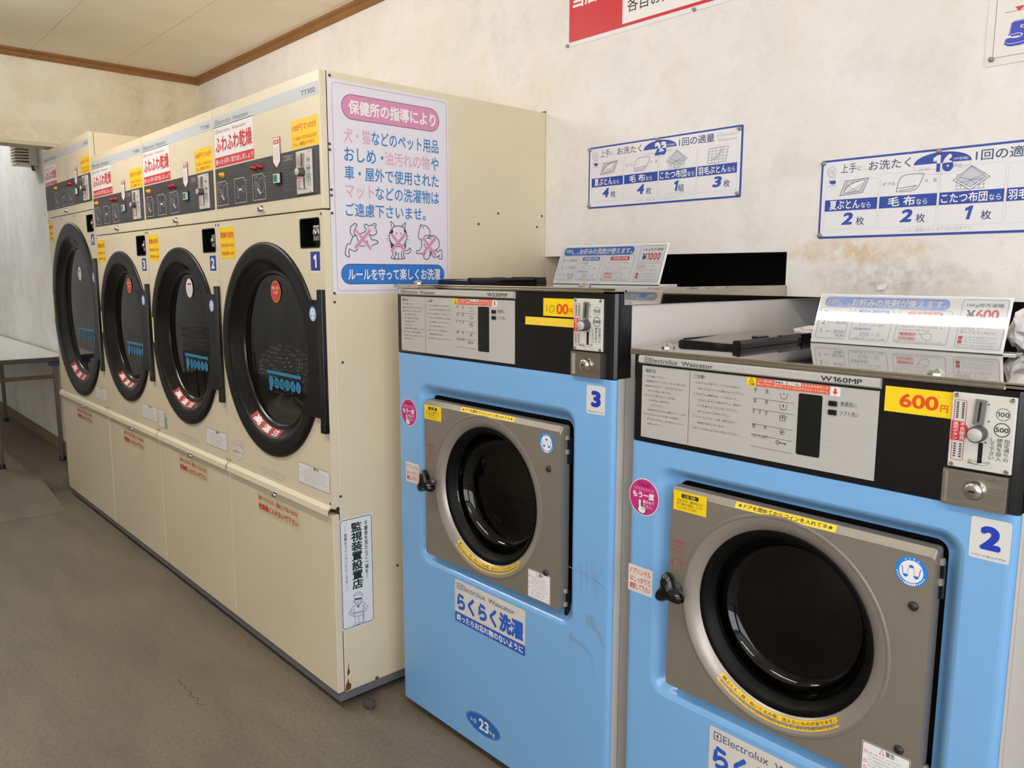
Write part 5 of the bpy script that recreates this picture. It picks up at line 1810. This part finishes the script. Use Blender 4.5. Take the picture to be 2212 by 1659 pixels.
    a.poly(smoothp([(X(.455), Z(.082)), (X(.470), Z(.074)), (X(.484), Z(.062)), (X(.489), Z(.052)), (X(.490), Z(.062)), (X(.478), Z(.078)), (X(.455), Z(.082))]), lg, 2)
    a.line(smoothp([(X(.452), Z(.084)), (X(.472), Z(.074)), (X(.488), Z(.054))]), .0009, dk, 3)
    a.build('poster_print', par, label='printed face with blue bands and quilt drawings')
    tacks(par, [(x0 + .006, z1 - .007), (x0 + .006, z0 + .008), (x1 - .010, z1 - .010), (x1 - .008, z0 + .010), (x0 + .270, z1 - .006)])
    return par


load_poster(.1955, 1.6635, '23', '[大型機]', ('4枚', '4枚', '1組', '3枚'), '23', None, 'blue-edged capacity poster reading 23 kg on the wall behind the larger washer')
load_poster(.9675, 1.5460, '16', '[中型機]', ('2枚', '2枚', '1枚', '1枚'), '16', None, 'blue-edged capacity poster reading 16 kg on the wall behind the smaller washer')

b = MB().prism([(.0995, 1.986), (1.05, 1.986), (1.05, 2.36), (.0995, 2.36)], 'y', D - .0018, D - .0002, mat('e6e3e2', 0.42))
rp = b.build('rules_board')
meta(rp, 'red and white notice board high on the wall above the larger washer', 'poster')
a = Art(front(D - .0018))
a.rect(.103, 1.999, 1.04, 2.35, mat('c9262f', 0.42), 0).rect(.3215, 2.008, 1.035, 2.34, mat('ece8e6', 0.42), 1)
a.text('当店', .118, 2.098, .222, 2.155, WHITE, 1, .03)
a.text('各自お好み', .340, 2.036, .548, 2.078, mat('25262c', 0.5), 2, .004)
a.build('poster_print', rp)
tacks(rp, [(.099, 1.9905), (.578, 1.990)])
b = MB().prism(rr(1.313, 1.703, 1.86, 2.12, .006, 3), 'y', D - .0022, D - .0002, mat('e2dcd4', 0.42))
rp = b.build('price_board')
meta(rp, 'white notice board with a large blue 5 and a red triangle on the wall', 'poster')
a = Art(front(D - .0022))
a.frame(1.328, 1.7185, 1.85, 2.11, .0008, INK, 0)
a.line([(1.344, 1.805), (1.83, 1.806)], .0008, INK, 0).poly([(1.362, 1.813), (1.380, 1.813), (1.370, 1.803)], RED, 1)
a.text('5', 1.3465, 1.736, 1.400, 1.786, mat('2b3ab0', 0.45), 0, .10, .12).text('5', 1.3475, 1.741, 1.398, 1.785, mat('e2dcd4', 0.42), 1, .065, .12).text('5', 1.3485, 1.742, 1.397, 1.784, mat('2b3ab0', 0.45), 2, .04, .12)
a.build('poster_print', rp)
tacks(rp, [(1.3265, 1.7165)])

# ================================================================== ALCOVE: table, vent
t = thing('folding_table', 'white-topped folding table with steel legs against the alcove wall', 'table', (-4.55, -.06, RZ))
TZ = .75 - RZ
tb = MB()
tb.box(-1.60, .94, -.225, .225, TZ - .006, TZ, mat('e4e1d8', 0.35, vary=0.03))
tb.box(-1.60, .94, -.225, .225, TZ - .034, TZ - .006, mat('3a3a38', 0.5))
tb.build('tabletop', t, 0.002)
M_LEG = mat('a39c8e', 0.35, metal=0.3)
for sx in (-1, 1):
    for sy in (-1, 1):
        lg = MB().tube([(sx * .895, sy * .165, TZ - .03), (sx * .905, sy * .165, 0.02)], .014, M_LEG, 14)
        lgo = lg.build('leg', t)
        MB().lathe([(.018, 0), (.018, .025), (.014, .03)], (sx * .906, sy * .165, 0), M_RUBBER, 14, 'z').build('leg_foot', lgo)
    MB().tube([(sx * .897, -.165, TZ - .13), (sx * .897, .165, TZ - .13)], .012, mat('9a7a5a', 0.4, metal=0.4), 12).build('crossbar', t)
    for sy in (-1, 1):
        MB().box(sx * .895 - .03, sx * .895 + .03, sy * .165 - .03, sy * .165 + .03, TZ - .062, TZ - .034, mat('2d3b63', 0.5)).build('leg_bracket', t, 0.004)

t = thing('ventilation_unit', 'cream louvred ventilation box under the lintel in the alcove', 'vent', (-4.0, .178, 2.0))
vb = MB().box(-.14, 0, -.050, 0, -.045, .145, mat('cfc8b6', 0.5, vary=0.05)).box(-.135, -.004, -.125, -.050, -.045, -.030, mat('cfc8b6', 0.5, vary=0.05))
vb.box(-.11, -.02, -.118, -.050, -.030, .145, mat('6b665a', 0.7))
vb.build('casing', t, 0.003)
for k in range(9):
    z = -.022 + k * .0185
    MB().prism([(-.128, z), (-.128, z + .010), (-.050, z + .013), (-.050, z + .003)], 'x', -.138, .002, mat('c9c2b0', 0.5)).build('louvre', t)
MB().tube([(-.02, -.03, -.045), (-.02, -.03, -.06), (-.01, -.03, -.072), (.02, -.03, -.075)], .008, mat('55524a', 0.5), 10).build('drain_pipe', t)

# wire cart standing in the alcove, mirrored in the dryers' glass doors
t = thing('wire_cart', 'chrome wire laundry basket cart in the middle of the alcove', 'cart', (-4.3, -1.25, RZ))
M_WIRE = mat('a8a6a0', 0.3, metal=0.9)
bk = MB()
for z in (.55, .62, .70, .76):
    bk.tube([(x_, y_, z) for x_, y_ in rr(-.26, -.17, .26, .17, .05, 3)], .004, M_WIRE, 6, True)
for k in range(9):
    u = -.22 + .055 * k
    bk.tube([(u, -.17, .76), (u, -.165, .55), (u, .165, .55), (u, .17, .76)], .0025, M_WIRE, 5)
for k in range(5):
    v = -.12 + .06 * k
    bk.tube([(-.26, v, .76), (-.255, v, .55), (.255, v, .55), (.26, v, .76)], .0025, M_WIRE, 5)
bk.build('basket', t)
for sx in (-1, 1):
    for sy in (-1, 1):
        MB().tube([(sx * .24, sy * .15, .56), (sx * .25, sy * .16, .06)], .010, M_WIRE, 10).build('leg', t)
        MB().lathe([(.001, -.012), (.028, -.012), (.03, 0), (.028, .012), (.001, .012)], (sx * .25, sy * .16, .03), M_RUBBER, 20).build('caster', t)
